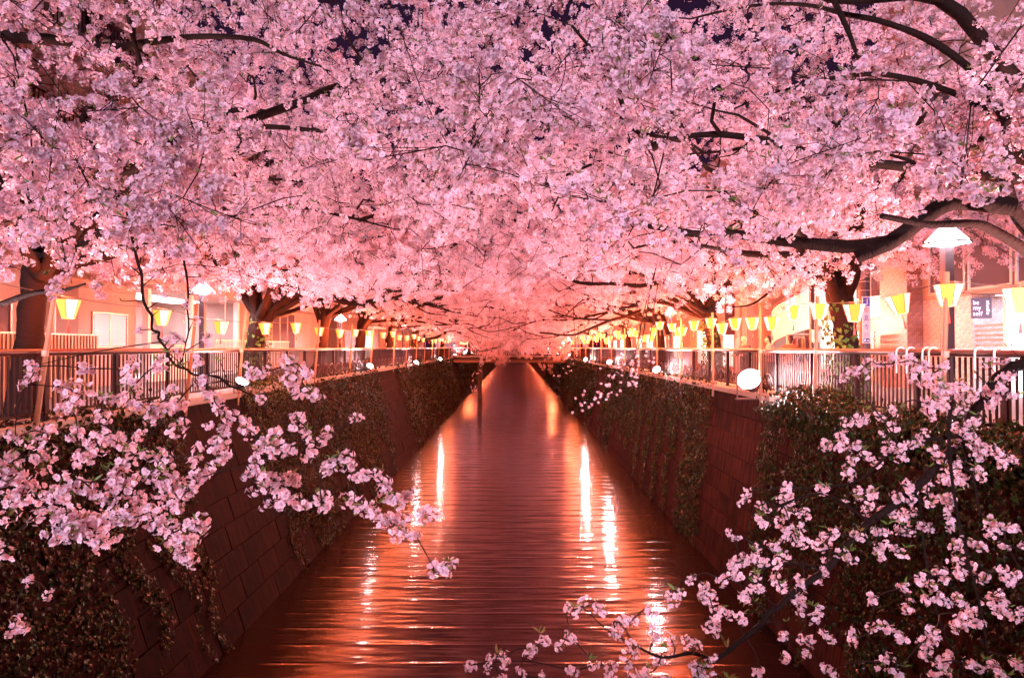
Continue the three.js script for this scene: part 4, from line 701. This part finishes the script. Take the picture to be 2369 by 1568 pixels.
for (const t of T) {
  t.base = V(t.x, -0.03, -t.D); t.side = Math.sign(t.x); t.group = thing('cherry_tree', t.label, 'cherry tree', t.base, 0, t.side < 0 ? 'cherry trees along the left bank' : 'cherry trees along the right bank');
  t.rel = (P) => P.map((p) => p.clone().sub(t.base)); t.clusters = []; t.leaves = []; t.twigs = []; t.pts = [];
  const fork = V(t.x - t.side * 0.25, t.fork ?? 2.5, -t.D + 0.1);
  const tp = [t.base.clone().add(V(0, -0.05, 0)), t.base.clone().lerp(fork, 0.25).add(V(t.side * 0.06, 0, 0)), t.base.clone().lerp(fork, 0.65).add(V(t.side * 0.04, 0, 0.03)), fork, fork.clone().add(V(-t.side * 0.05, 0.35, 0))];
  part(t.group, 'trunk', tube(t.rel(tp), [t.r * 1.5, t.r * 1.08, t.r * 0.95, t.r * 0.98, t.r * 0.7], 14, 4, 0.35), M.bark);
  const limbs = t.limbs.map(([p, a, b, low]) => ({ p, a, b, low, hand: true }));
  // further boughs, so that the whole crown hangs on wood
  const near = t.D < 14, n = t.D > 85 ? 6 : 7;
  for (let k = 0; k < n; k++) {
    const over = k < 4, ang = over ? lerp(-0.9, 0.9, k / 3) + rr(-0.15, 0.15) : lerp(1.9, 4.4, (k - 4) / 2) + rr(-0.2, 0.2), reach = over ? rr(5.0, 8.2) : rr(2.5, 4), h = over ? (k % 2 ? (t.D > 24 ? rr(2.9, 3.7) : rr(3.2, 4.4)) : rr(4.6, 6.2)) : rr(6.0, 8.0);
    const far = sstep(t.D, 40, 70), end = V(fork.x - t.side * Math.cos(ang) * reach, lerp(h, over ? h - 1.1 : h, far), fork.z + Math.sin(ang) * reach * 0.8 - (near ? 1.0 : 0)), P = [];
    for (let i = 0; i <= 6; i++) { const f = i / 6, q = fork.clone().lerp(end, f); q.y += Math.sin(f * Math.PI) * 0.7 - Math.pow(f, 3) * (over ? rr(0, 0.4) + far * 0.8 : 0); q.add(V(N(i, k, t.D), N(i + 9, k, t.D), N(i + 5, k + 3, t.D)).multiplyScalar(0.55 * Math.sin(f * 3))); P.push(q); }
    if (near && t.side > 0 && end.x < 3 && end.z > -5.5) continue;
    limbs.push({ p: P, a: t.r * rr(0.45, 0.62), b: t.D > 30 ? 0.04 : 0.012 });
  }
  if (t.D > 20 && t.D < 80) for (let k = 0; k < (t.D < 40 ? 2 : 1); k++) {
    const drift = rr(-7, 4), reach = rr(5, 8.5), P = [fork.clone()], w0 = rr(0, 9); for (let i = 1; i <= 7; i++) { const f = i / 7, x = fork.x - t.side * reach * f, D = t.D - drift * f; P.push(V(x, lerp(fork.y, floorOf(x, D) + 0.12 - 0.5 * f * f + 0.35 * N(i * 0.7, w0), sstep(f, 0, 0.4)), -D)); }
    limbs.push({ p: P, a: t.r * rr(0.30, 0.42), b: 0.016, hand: true });
    for (let q = 0; q < 3; q++) { const a = pathPoint(P, 0.35 + q * 0.2 + rr(0, 0.1)), d = V(-t.side * rr(0.4, 1), rr(0.0, 0.35), rr(-1, 1)).normalize(), L = rr(1.2, 2.6), S = [0, 1, 2, 3, 4].map((i) => a.clone().addScaledVector(d, L * i / 4).add(V(0, 0.1 * Math.sin(i * 1.3 + q), 0.12 * Math.sin(i + k)))); t.twigs.push(tube(t.rel(S), S.map((_, i) => lerp(0.035, 0.008, i / 4)), 5, 2)); S.slice(1).forEach((e) => t.pts.push(e)); }
  }
  for (const l of limbs) {
    if (l.low) { // knotty, uneven hanging shoots with a few blossoms on spurs
      const q = []; for (let i = 0; i < l.p.length - 1; i++) for (let k = 0; k < 3; k++) { const a = l.p[i].clone().lerp(l.p[i + 1], k / 3); q.push(a.add(V(rr(-1, 1), rr(-1, 1), rr(-1, 1)).multiplyScalar(0.018))); } q.push(l.p.at(-1)); l.p = q;
      for (let i = 2; i < q.length; i++) { const d = V(rr(-1, 1), rr(-0.3, 1), rr(-0.6, 0.6)).normalize(), e = q[i].clone().addScaledVector(d, rr(0.05, 0.22)); t.twigs.push(tube(t.rel([q[i], e]), [0.006, 0.003], 4)); if (R() < 0.35) t.clusters.push([e, 0, i, 0.7]); if (R() < 0.4) t.leaves.push([e, 0]); }
    }
    part(t.group, 'limb', tube(t.rel(l.p), l.p.map((_, i) => lerp(l.a, l.b, Math.pow(i / (l.p.length - 1), 0.8))), t.D < 25 ? 10 : 7, 4, 0.25), M.bark);
    const len = l.p.reduce((s, p, i) => s + (i ? p.distanceTo(l.p[i - 1]) : 0), 0), m = Math.ceil(len / 0.3);
    if (!l.low && !(l.hand && l.a < 0.02)) for (let i = 2; i <= m; i++) t.pts.push(pathPoint(l.p, i / m));
    // side branches
    if (!l.hand) for (let s = 0; s < 5; s++) {
      const f = 0.3 + 0.68 * s / 5 + rr(0, 0.1), a = pathPoint(l.p, f), d = pathPoint(l.p, Math.min(1, f + 0.1)).sub(pathPoint(l.p, f - 0.1)).normalize(), q = V(rr(-1, 1), rr(-0.35, 0.6), rr(-1, 1)).normalize();
      d.multiplyScalar(0.7).add(q).normalize(); const L = rr(1.0, 2.4) * (1.1 - f * 0.4), P = [a]; for (let i = 1; i <= 4; i++) P.push(a.clone().addScaledVector(d, L * i / 4).add(V(rr(-0.1, 0.1), rr(-0.1, 0.1) + 0.12 * Math.sin(i), rr(-0.1, 0.1))));
      t.twigs.push(tube(t.rel(P), P.map((_, i) => lerp(0.03, 0.008, i / 4)), 5)); for (let i = 1; i <= 4; i++) t.pts.push(P[i]);
    }
  }
}
// the crowns: sprays of blossom clusters through the canopy that roofs the canal
const allPts = []; T.forEach((t) => t.pts.forEach((p) => allPts.push([p, t])));
const cellKey = (x, z) => Math.floor(x / 2) * 1000 + Math.floor(z / 2), grid = new Map(); allPts.forEach((a) => { const k = cellKey(a[0].x, a[0].z); if (!grid.has(k)) grid.set(k, []); grid.get(k).push(a); });
function nearestWood(p) { let best = null, bd = 1e9; for (let i = -1; i <= 1; i++) for (let j = -1; j <= 1; j++) for (const a of grid.get(cellKey(p.x + i * 2, p.z + j * 2)) ?? []) { const d = a[0].distanceToSquared(p); if (d < bd) { bd = d; best = a; } } if (!best) for (const a of allPts) { const d = a[0].distanceToSquared(p); if (d < bd) { bd = d; best = a; } } return [best, Math.sqrt(bd)]; }
const gaps = [[560, 215, 6.6, 0.95], [760, 170, 6.6, 0.5], [350, 235, 6.2, 0.6], [1690, 95, 6.6, 0.8], [1850, 120, 7, 0.7], [1300, 205, 7, 0.22], [1560, 330, 7, 0.3], [1620, 210, 7, 0.35], [60, 60, 6.5, 0.5], [1260, 30, 6.4, 0.25], [40, 330, 6.5, 0.3]].map(([X, Y, D, r]) => [at(X, Y, D), r]);
const spin = () => new THREE.Quaternion().setFromEuler(new THREE.Euler(rr(0, 6.28), rr(0, 6.28), rr(0, 6.28)));
function floorOf(x, D) { // lower side of the canopy
  const ax = Math.abs(x + 0.5), n = 0.45 * N(x * 0.35, D * 0.22, 3) + 0.3 * N(x * 0.9, D * 0.7, 4);
  let y = D < 10 ? 2.3 + 0.10 * (D - 5) : lerp(2.6, 3.0, sstep(D, 10, 22));
  if (D < 10 && x > 3) y += (x - 3) * 0.16;
  if (D < 12 && x < -2) y -= Math.min(0.25, (-x - 2) * 0.1);
  if (D > 24) { const droop = sstep(D, 24, 50); y = lerp(y, ax < 5.5 ? 1.5 + 0.045 * ax * ax : 2.75, droop); }
  if (D > 50 && D < 92 && x > -3.6 && x < 5.4) y = lerp(y, 0.9 + 2.4 * N(x * 0.9, D * 0.35, 6) + 0.8 * N(x * 2.4, D * 0.8, 7), sstep(D, 50, 62));
  if (ax > 6 && D > 11) y = Math.max(y, 2.75);
  if (D > 92) y = ax < 6 ? lerp(0.4, -1.0, sstep(D, 110, 300)) : 1.6;
  return y + n;
}
function spray(p, zone) {
  for (const [c, r] of gaps) if (p.distanceTo(c) < r) return 0;
  const [[w, t], d] = nearestWood(p); let made = 0;
  const mid = w.clone().lerp(p, 0.55).add(V(rr(-0.3, 0.3) * Math.min(1, d), rr(-0.1, 0.35) * Math.min(1, d), rr(-0.3, 0.3) * Math.min(1, d))), tip = p.clone().add(p.clone().sub(mid).normalize().multiplyScalar(0.3)), P = [w, mid, p, tip];
  const curve = new THREE.CatmullRomCurve3(P), Q = curve.getPoints(5), k = clamp(0.006 + d * 0.004, 0.006, 0.018) * (zone === 0 ? 0.6 : zone === 1 ? 1.2 : 2.8);
  t.twigs.push(tube(t.rel(Q), Q.map((_, i) => lerp(k, 0.004, i / 5)), zone < 2 ? 4 : 3));
  for (const f of [0.5, 0.8]) { const q = curve.getPoint(f), key = cellKey(q.x, q.z), e = [q, t]; allPts.push(e); if (!grid.has(key)) grid.set(key, []); grid.get(key).push(e); }
  const shade = zone ? rr(0.5, 1.06) : rr(0.86, 1.04);
  const count = zone === 0 ? 20 : zone === 1 ? 14 : 10, R0 = zone === 0 ? 0.31 : zone === 1 ? 0.5 : zone === 2 ? 0.62 : 1.2;
  for (let i = 0; i < count; i++) {
    const c = curve.getPoint(rr(0.45, 1)), q = V(rr(-1, 1), rr(-0.8, 0.8), rr(-1, 1)); if (q.length() > 1.1) q.multiplyScalar(0.6); c.addScaledVector(q, R0);
    if (zone === 0 && -c.z < 4.1) continue;
    if (isBare(c)) continue;
    t.clusters.push([c, zone, i, undefined, shade]); made++;
    if (zone === 0 && i % 2) { const a = curve.getPoint(rr(0.4, 0.9)); t.twigs.push(tube(t.rel([a, a.clone().lerp(c, 0.5).add(V(rr(-0.04, 0.04), rr(-0.04, 0.04), rr(-0.04, 0.04))), c]), [0.004, 0.003, 0.002], 3)); }
    if (zone < 2 && R() < (zone ? 0.10 : 0.22)) t.leaves.push([c.clone().add(V(rr(-0.06, 0.06), rr(0.0, 0.08), rr(-0.06, 0.08))), zone]);
  }
  return made;
}
let made = [0, 0, 0, 0];
// the great boughs stay bare on their under and front sides
const bare = new Map(); for (const t of T) for (const [p, a, , low] of t.limbs) if (!low && a >= 0.05 && t.D > 14) for (let i = 0; i <= 40; i++) { const q = pathPoint(p, i / 40), k = cellKey(q.x, q.z); if (!bare.has(k)) bare.set(k, []); bare.get(k).push(q.add(V(-q.x * 0.02, -0.22, 0.45))); }
const isBare = (c) => { for (let i = -1; i <= 1; i++) for (let j = -1; j <= 1; j++) for (const b of bare.get(cellKey(c.x + i * 2, c.z + j * 2)) ?? []) if (b.distanceToSquared(c) < 0.4) return true; return false; };
const zones = [[4.7, 12, 430, 0], [12, 26, 1800, 1], [26, 50, 1700, 1], [50, 112, 2700, 2], [112, 310, 2600, 3]];
for (const [d0, d1, n, zone] of zones) for (let i = 0, tries = 0; i < n && tries < n * 6; tries++) {
  const D = lerp(d0, d1, R()), wide = zone === 0 ? Math.min(9.5, D * 0.86 + 0.6) : 12.5, x = rr(-wide, wide) - (zone === 0 ? 0 : 0.5), lo = floorOf(x, D), top = zone === 0 ? Math.max(lo + 0.8, 1.2 + 0.60 * D) : D < 22 ? 10 : D < 50 ? 8.3 : 7.8;
  const y = lo + (top - lo) * Math.pow(R(), zone === 0 ? 1.25 : 1.5);
  if (y > 1.2 + 0.66 * D) continue;
  if (N(x * 0.42, y * 0.5, D * 0.42) + 0.5 * N(x * 1.1, y * 1.1, D * 1.1) < (zone === 0 ? -0.12 : -0.2)) continue;
  // street side kept open below so that houses show
  if (Math.abs(x + 0.5) > 8.5 && y < (D < 20 ? 3.2 : 3.6)) continue;
  made[zone] += spray(V(x, y, -D), zone); i++;
}
// hanging sprays over the water in the middle distance
for (const [pts, D] of [[[[1480, 800], [1440, 850], [1400, 868], [1350, 905]], 15], [[[1460, 850], [1430, 900], [1390, 920], [1345, 940]], 15], [[[1500, 800], [1480, 850], [1455, 880]], 16], [[[1330, 800], [1310, 850], [1285, 880]], 24], [[[1120, 830], [1100, 870], [1095, 905]], 40]]) {
  const P = bough(pts, D, D - 0.6), [[w, t]] = nearestWood(P[0].clone().add(V(0, 1.5, 0))), Q = new THREE.CatmullRomCurve3([w, w.clone().lerp(P[0], 0.5).add(V(0, 0.1, 0)), ...P]).getPoints(14);
  t.twigs.push(tube(t.rel(Q), Q.map((_, i) => lerp(0.014, 0.004, i / 14)), 4));
  for (let i = 0; i < 26; i++) { const c = pathPoint(P, rr(0, 1)).add(V(rr(-0.22, 0.22), rr(-0.2, 0.12), rr(-0.3, 0.3))); t.clusters.push([c, 1, i, 0.36]); }
}
// the near sprays, cluster by cluster; each a part of its tree
function nearSprays(t, scale, ox, oy, list, depth) {
  const grow = t.side < 0 ? 1.25 : 0.93;
  const wood = []; t.limbs.forEach(([p, a]) => { if (a < 0.06) { const m = 24; for (let i = 0; i <= m; i++) wood.push(pathPoint(p, i / m)); } });
  const done = [];
  for (const [zx, zy, zr] of list) {
    const X = ox + zx * scale, Y = oy + zy * scale, D = depth(X, Y) + 0.35 * N(X * 0.011, Y * 0.011, 2) + rr(-0.08, 0.08), p = at(X, Y, D);
    const r = (zr ?? 48) * scale / 1500 * D, n = r > 0.1 ? 2 : 1;
    const g = Math.floor(R() * nearCluster.length), m = part(t.group, 'blossom_cluster', nearCluster[g], M.petal); m.position.copy(p).sub(t.base); m.quaternion.copy(spin()); m.scale.setScalar(clamp(r / 0.078, 0.55, 1.5) * grow);
    let best = null, bd = 1e9; for (const w of [...wood, ...done]) { const d = w.distanceToSquared(p); if (d < bd) { bd = d; best = w; } }
    const mid = best.clone().lerp(p, 0.5).add(V(rr(-0.04, 0.04), rr(-0.02, 0.06), rr(-0.04, 0.04)));
    t.twigs.push(tube(t.rel([best, mid, p]), [0.006, 0.005, 0.003], 5, 4)); done.push(p);
    if (R() < 0.3) t.leaves.push([p.clone().add(V(rr(-0.05, 0.05), rr(0.02, 0.07), rr(0, 0.06))), 0]);
  }
}
nearSprays(T[0], 0.4713, 0, 829, [[140, 40], [125, 125, 56], [415, 50], [340, 150, 62], [400, 180], [325, 245], [635, 60, 66], [560, 200], [640, 150, 60], [670, 220], [780, 30], [990, 130, 55], [1050, 190], [830, 170], [850, 230, 55], [740, 270], [790, 250], [970, 10, 35], [490, 285], [1105, 270], [870, 350], [1265, 75], [1430, 30], [1430, 100, 60], [1500, 80], [1440, 160], [1535, 170],
  [1465, 305, 58], [1745, 290, 30], [1500, 370, 35], [1590, 375], [1535, 460], [1340, 375], [1270, 440], [1330, 440], [1400, 440], [1215, 345], [1090, 370, 60], [1060, 430], [1095, 480], [970, 470], [1010, 545], [1030, 330, 22], [805, 490], [705, 475, 26],
  [70, 395, 35], [230, 370], [190, 430], [165, 490, 35], [225, 510], [380, 370], [420, 440], [540, 390, 55], [610, 430, 60], [680, 380, 35], [400, 500], [480, 440], [60, 510, 60], [80, 570, 60], [30, 560], [120, 620], [90, 680, 60], [190, 640], [20, 640], [50, 740, 55], [210, 680]], (X, Y) => 4.75);
nearSprays(T[0], 0.4713, 0, 829, [[600, 560, 65], [560, 590], [650, 590], [450, 640, 55], [480, 680], [550, 680], [650, 650], [720, 570], [350, 600], [320, 650, 55], [260, 680], [290, 660], [830, 590, 60], [880, 620, 55], [930, 650], [970, 590], [790, 570], [790, 640], [820, 690], [870, 730], [910, 660],
  [180, 770], [250, 770], [330, 760, 60], [380, 790, 65], [430, 830, 65], [300, 830, 60], [360, 850, 65], [480, 860, 65], [560, 870], [520, 800, 55], [590, 780], [650, 780, 55], [690, 730, 55], [740, 750], [630, 730], [280, 880, 35], [460, 780], [780, 815], [860, 850], [920, 820, 60], [990, 820], [880, 900, 60], [930, 890], [910, 960], [930, 985], [870, 960, 26],
  [15, 930], [140, 1090, 35], [245, 1150, 20], [90, 1310], [50, 1345, 25], [1245, 540], [1215, 570, 35], [1260, 640], [1290, 600], [1340, 600], [1410, 580], [1440, 600], [1380, 620], [1310, 720, 35], [1380, 690, 55], [1440, 680, 55], [1490, 710], [1580, 700, 60], [1600, 530, 30], [1630, 530], [1700, 500], [1730, 520, 35], [1750, 590, 35], [1790, 570], [1850, 570, 35], [1890, 620], [1930, 680, 55], [1980, 690], [2010, 670, 30],
  [1740, 700], [1790, 740], [1840, 740], [1880, 790], [1930, 820, 60], [1980, 800], [2000, 860, 35], [2040, 860, 30], [2070, 760], [2110, 760], [2140, 770, 30], [2130, 1020], [2180, 1030], [2220, 1010, 35]], (X, Y) => 4.5);
const RT = T.find((t) => t.x === 8.3);
nearSprays(RT, 0.4713, 1302.8, 829, [[1380, 95, 35], [1420, 60], [1480, 40], [1540, 30, 35], [1620, 10], [1700, 10], [1760, 30, 60], [1850, 50], [1720, 80], [1790, 110, 55], [1850, 140, 60], [1900, 150], [1950, 130], [1780, 220], [1830, 220, 60], [1850, 170], [1880, 240], [1950, 240], [1615, 255, 35], [1545, 285, 30], [1610, 330], [1560, 365, 22], [1395, 310], [1440, 300], [1480, 290, 30], [1360, 370, 35], [1365, 415], [1425, 425], [1285, 430], [2000, 310], [1920, 340, 35], [1800, 290, 30], [2010, 180], [2080, 160], [2140, 150], [2200, 190], [2170, 90], [2100, 220], [2000, 410, 60], [1980, 380], [2060, 440], [2030, 470], [2100, 440], [2140, 490], [2190, 490, 35], [1765, 370], [1715, 420], [1650, 470], [1580, 440], [1610, 430, 30], [1480, 480], [1530, 510], [1420, 490], [1820, 470, 55], [1920, 500], [1870, 530], [2020, 560], [1900, 600, 55], [1940, 590], [1850, 590], [1960, 580, 30],
  [1390, 560, 50], [1265, 640], [1440, 655], [1500, 665], [1480, 725], [1375, 700, 25], [1780, 620, 30], [1690, 630], [1630, 670], [1690, 690], [1790, 690], [1880, 680, 60], [1890, 720], [1570, 740], [1620, 760], [1700, 740], [1660, 780], [895, 660, 35], [865, 710, 35], [970, 725, 35], [1095, 660, 52], [1070, 685, 35], [1095, 745], [1165, 750, 35], [1195, 775, 22], [970, 805], [1060, 810]], (X, Y) => 4.9);
nearSprays(RT, 0.4713, 1302.8, 829, [[1110, 840], [1150, 850], [1080, 870], [1190, 900], [1140, 890], [1030, 920], [1060, 970], [950, 930, 35], [950, 985], [1000, 910, 30], [1260, 910], [1300, 870], [1330, 850, 25], [1270, 860, 30], [820, 860, 35], [860, 880, 20], [1435, 860], [1535, 845], [1640, 830, 35], [1680, 850, 35], [1760, 820], [1790, 830, 30], [1890, 800], [2090, 820, 58], [2150, 820], [2190, 830], [1540, 935], [1630, 930], [1910, 900], [2015, 910, 52], [2155, 915, 35], [2245, 910, 30], [1370, 965], [870, 990, 55], [830, 1010], [900, 970], [820, 1060], [770, 1085], [850, 1040], [1280, 1045, 35], [1040, 1045], [940, 1060], [1150, 1075], [1060, 1110], [930, 1120], [880, 1160], [960, 1130, 30], [1140, 1160, 58], [1150, 1200], [620, 1070, 35], [690, 1120], [720, 1160], [680, 1170], [540, 1170], [510, 1165, 30],
  [1930, 970], [1990, 1030], [1940, 1050, 55], [1830, 1030, 52], [1860, 1060], [2050, 1075], [2150, 1050, 55], [2200, 1060], [1750, 1075, 58], [1790, 1110], [1660, 1115], [1510, 1170], [1770, 1170], [1830, 1170], [1680, 1210, 58], [1930, 1190], [1870, 1190, 35], [2080, 1160], [2110, 1190], [2160, 1230, 58], [2210, 1250, 35], [1930, 1270, 60], [1990, 1260, 55], [1910, 1310], [2020, 1290], [740, 1240, 58], [790, 1240], [700, 1310], [750, 1310], [870, 1270], [1225, 1250], [1500, 1310], [1610, 1330, 58], [1640, 1350, 30], [1065, 1350], [1180, 1370], [1290, 1350], [1410, 1355], [1190, 1430], [1075, 1450]], (X, Y) => 4.65);
nearSprays(RT, 0.4713, 1302.8, 829, [[1800, 1340, 58], [1750, 1380], [1770, 1440], [1830, 1480, 55], [1880, 1450], [1850, 1500], [1620, 1530], [1550, 1475], [1300, 1520], [950, 1530], [1820, 1550], [1990, 1490], [2090, 1500], [2130, 1540], [2220, 1490], [2190, 1470, 25],
  [90, 1210], [190, 1225], [20, 1220, 35], [40, 1360], [280, 1290, 55], [330, 1280], [260, 1345, 35], [430, 1240], [340, 1410], [470, 1350], [520, 1360], [440, 1350], [600, 1390], [650, 1390, 35], [470, 1470], [520, 1440, 35], [310, 1480], [150, 1490], [230, 1500], [40, 1520], [390, 1540, 55], [640, 1490], [690, 1510], [710, 1470, 35], [240, 1560], [500, 1550], [660, 1540], [-450, 1492], [-355, 1455, 35], [-290, 1465], [-370, 1505, 30], [-165, 1420, 55], [-85, 1375], [-10, 1400], [-205, 1540], [-310, 1560], [-110, 1548, 30]], (X, Y) => 4.45);

// meshes of the crowns
const leafSet = (p, zone) => { const out = []; const n = 4, up = V(rr(-0.4, 0.4), 1, rr(-0.4, 0.4)).normalize(); for (let i = 0; i < n; i++) { const a = R() * 6.28, d = up.clone().multiplyScalar(0.6).add(V(Math.cos(a), 0.1, Math.sin(a))).normalize(); const q = new THREE.Quaternion().setFromUnitVectors(V(0, 1, 0), d).multiply(new THREE.Quaternion().setFromAxisAngle(V(0, 1, 0), R() * 6.28)); const b = rr(0.7, 1.4); out.push([p, (zone ? 0.075 : 0.055) * rr(0.7, 1.3), q, R() < 0.75 ? [0.13 * b, 0.21 * b, 0.03 * b] : [0.24 * b, 0.16 * b, 0.04 * b]]); } return out; };
for (const t of T) {
  if (t.twigs.length) stuffPart(t.group, 'twigs', mergeGeometries(t.twigs), M.twig);
  const sets = new Map();
  for (const [p, zone, , s, sh] of t.clusters) { const src = zone === 0 ? nearCluster : zone === 1 ? midCluster : zone === 2 ? farCluster : vastCluster, v = Math.floor(R() * src.length), k = zone * 10 + v; if (!sets.has(k)) sets.set(k, [src[v], []]); const b = (sh ?? 1) * rr(0.86, 1.06), w = rr(-0.03, 0.03); sets.get(k)[1].push([p, rr(0.85, 1.25) * (s ?? 1), spin(), [b, b * (0.97 + w), b * (1 + w)]]); }
  for (const [g, list] of sets.values()) instanced(t.group, 'blossoms', g, M.petal, list, t.base);
  instanced(t.group, 'leaves', youngLeaf, M.young, t.leaves.flatMap(([p, z]) => leafSet(p, z)), t.base);
  if (t.ivy) { const l = []; for (let i = 0; i < 420; i++) { const y = Math.pow(R(), 1.3) * 2.3, a = R() * 6.28, r = t.r * 1.15 + rr(0, 0.12) + (y < 0.7 ? 0.1 : 0), d = V(Math.cos(a), 0.2, Math.sin(a)).normalize(), b = rr(0.7, 1.4); l.push([V(t.x - t.side * 0.1 * y + d.x * r, y, -t.D + d.z * r), rr(0.08, 0.15), facing(d, Math.PI + rr(-0.8, 0.8), [rr(-0.4, 0.4), rr(-0.4, 0.4)]), [0.06 * b, 0.12 * b, 0.025 * b]]); } instanced(t.group, 'trunk_ivy', ivyLeaf, M.ivy, l, t.base); }
}
console.log('clusters', made.join(' '), 'twigs', T.reduce((s, t) => s + t.twigs.length, 0));

// ---------------------------------------------------------------- finish
scene.traverse((o) => { if (o.isMesh) { o.castShadow = true; o.receiveShadow = true; } if (o.isPointLight || o.isSpotLight) { o.castShadow = true; o.shadow.mapSize.set(256, 256); o.shadow.bias = -0.002; } });
renderer.render(scene, camera);
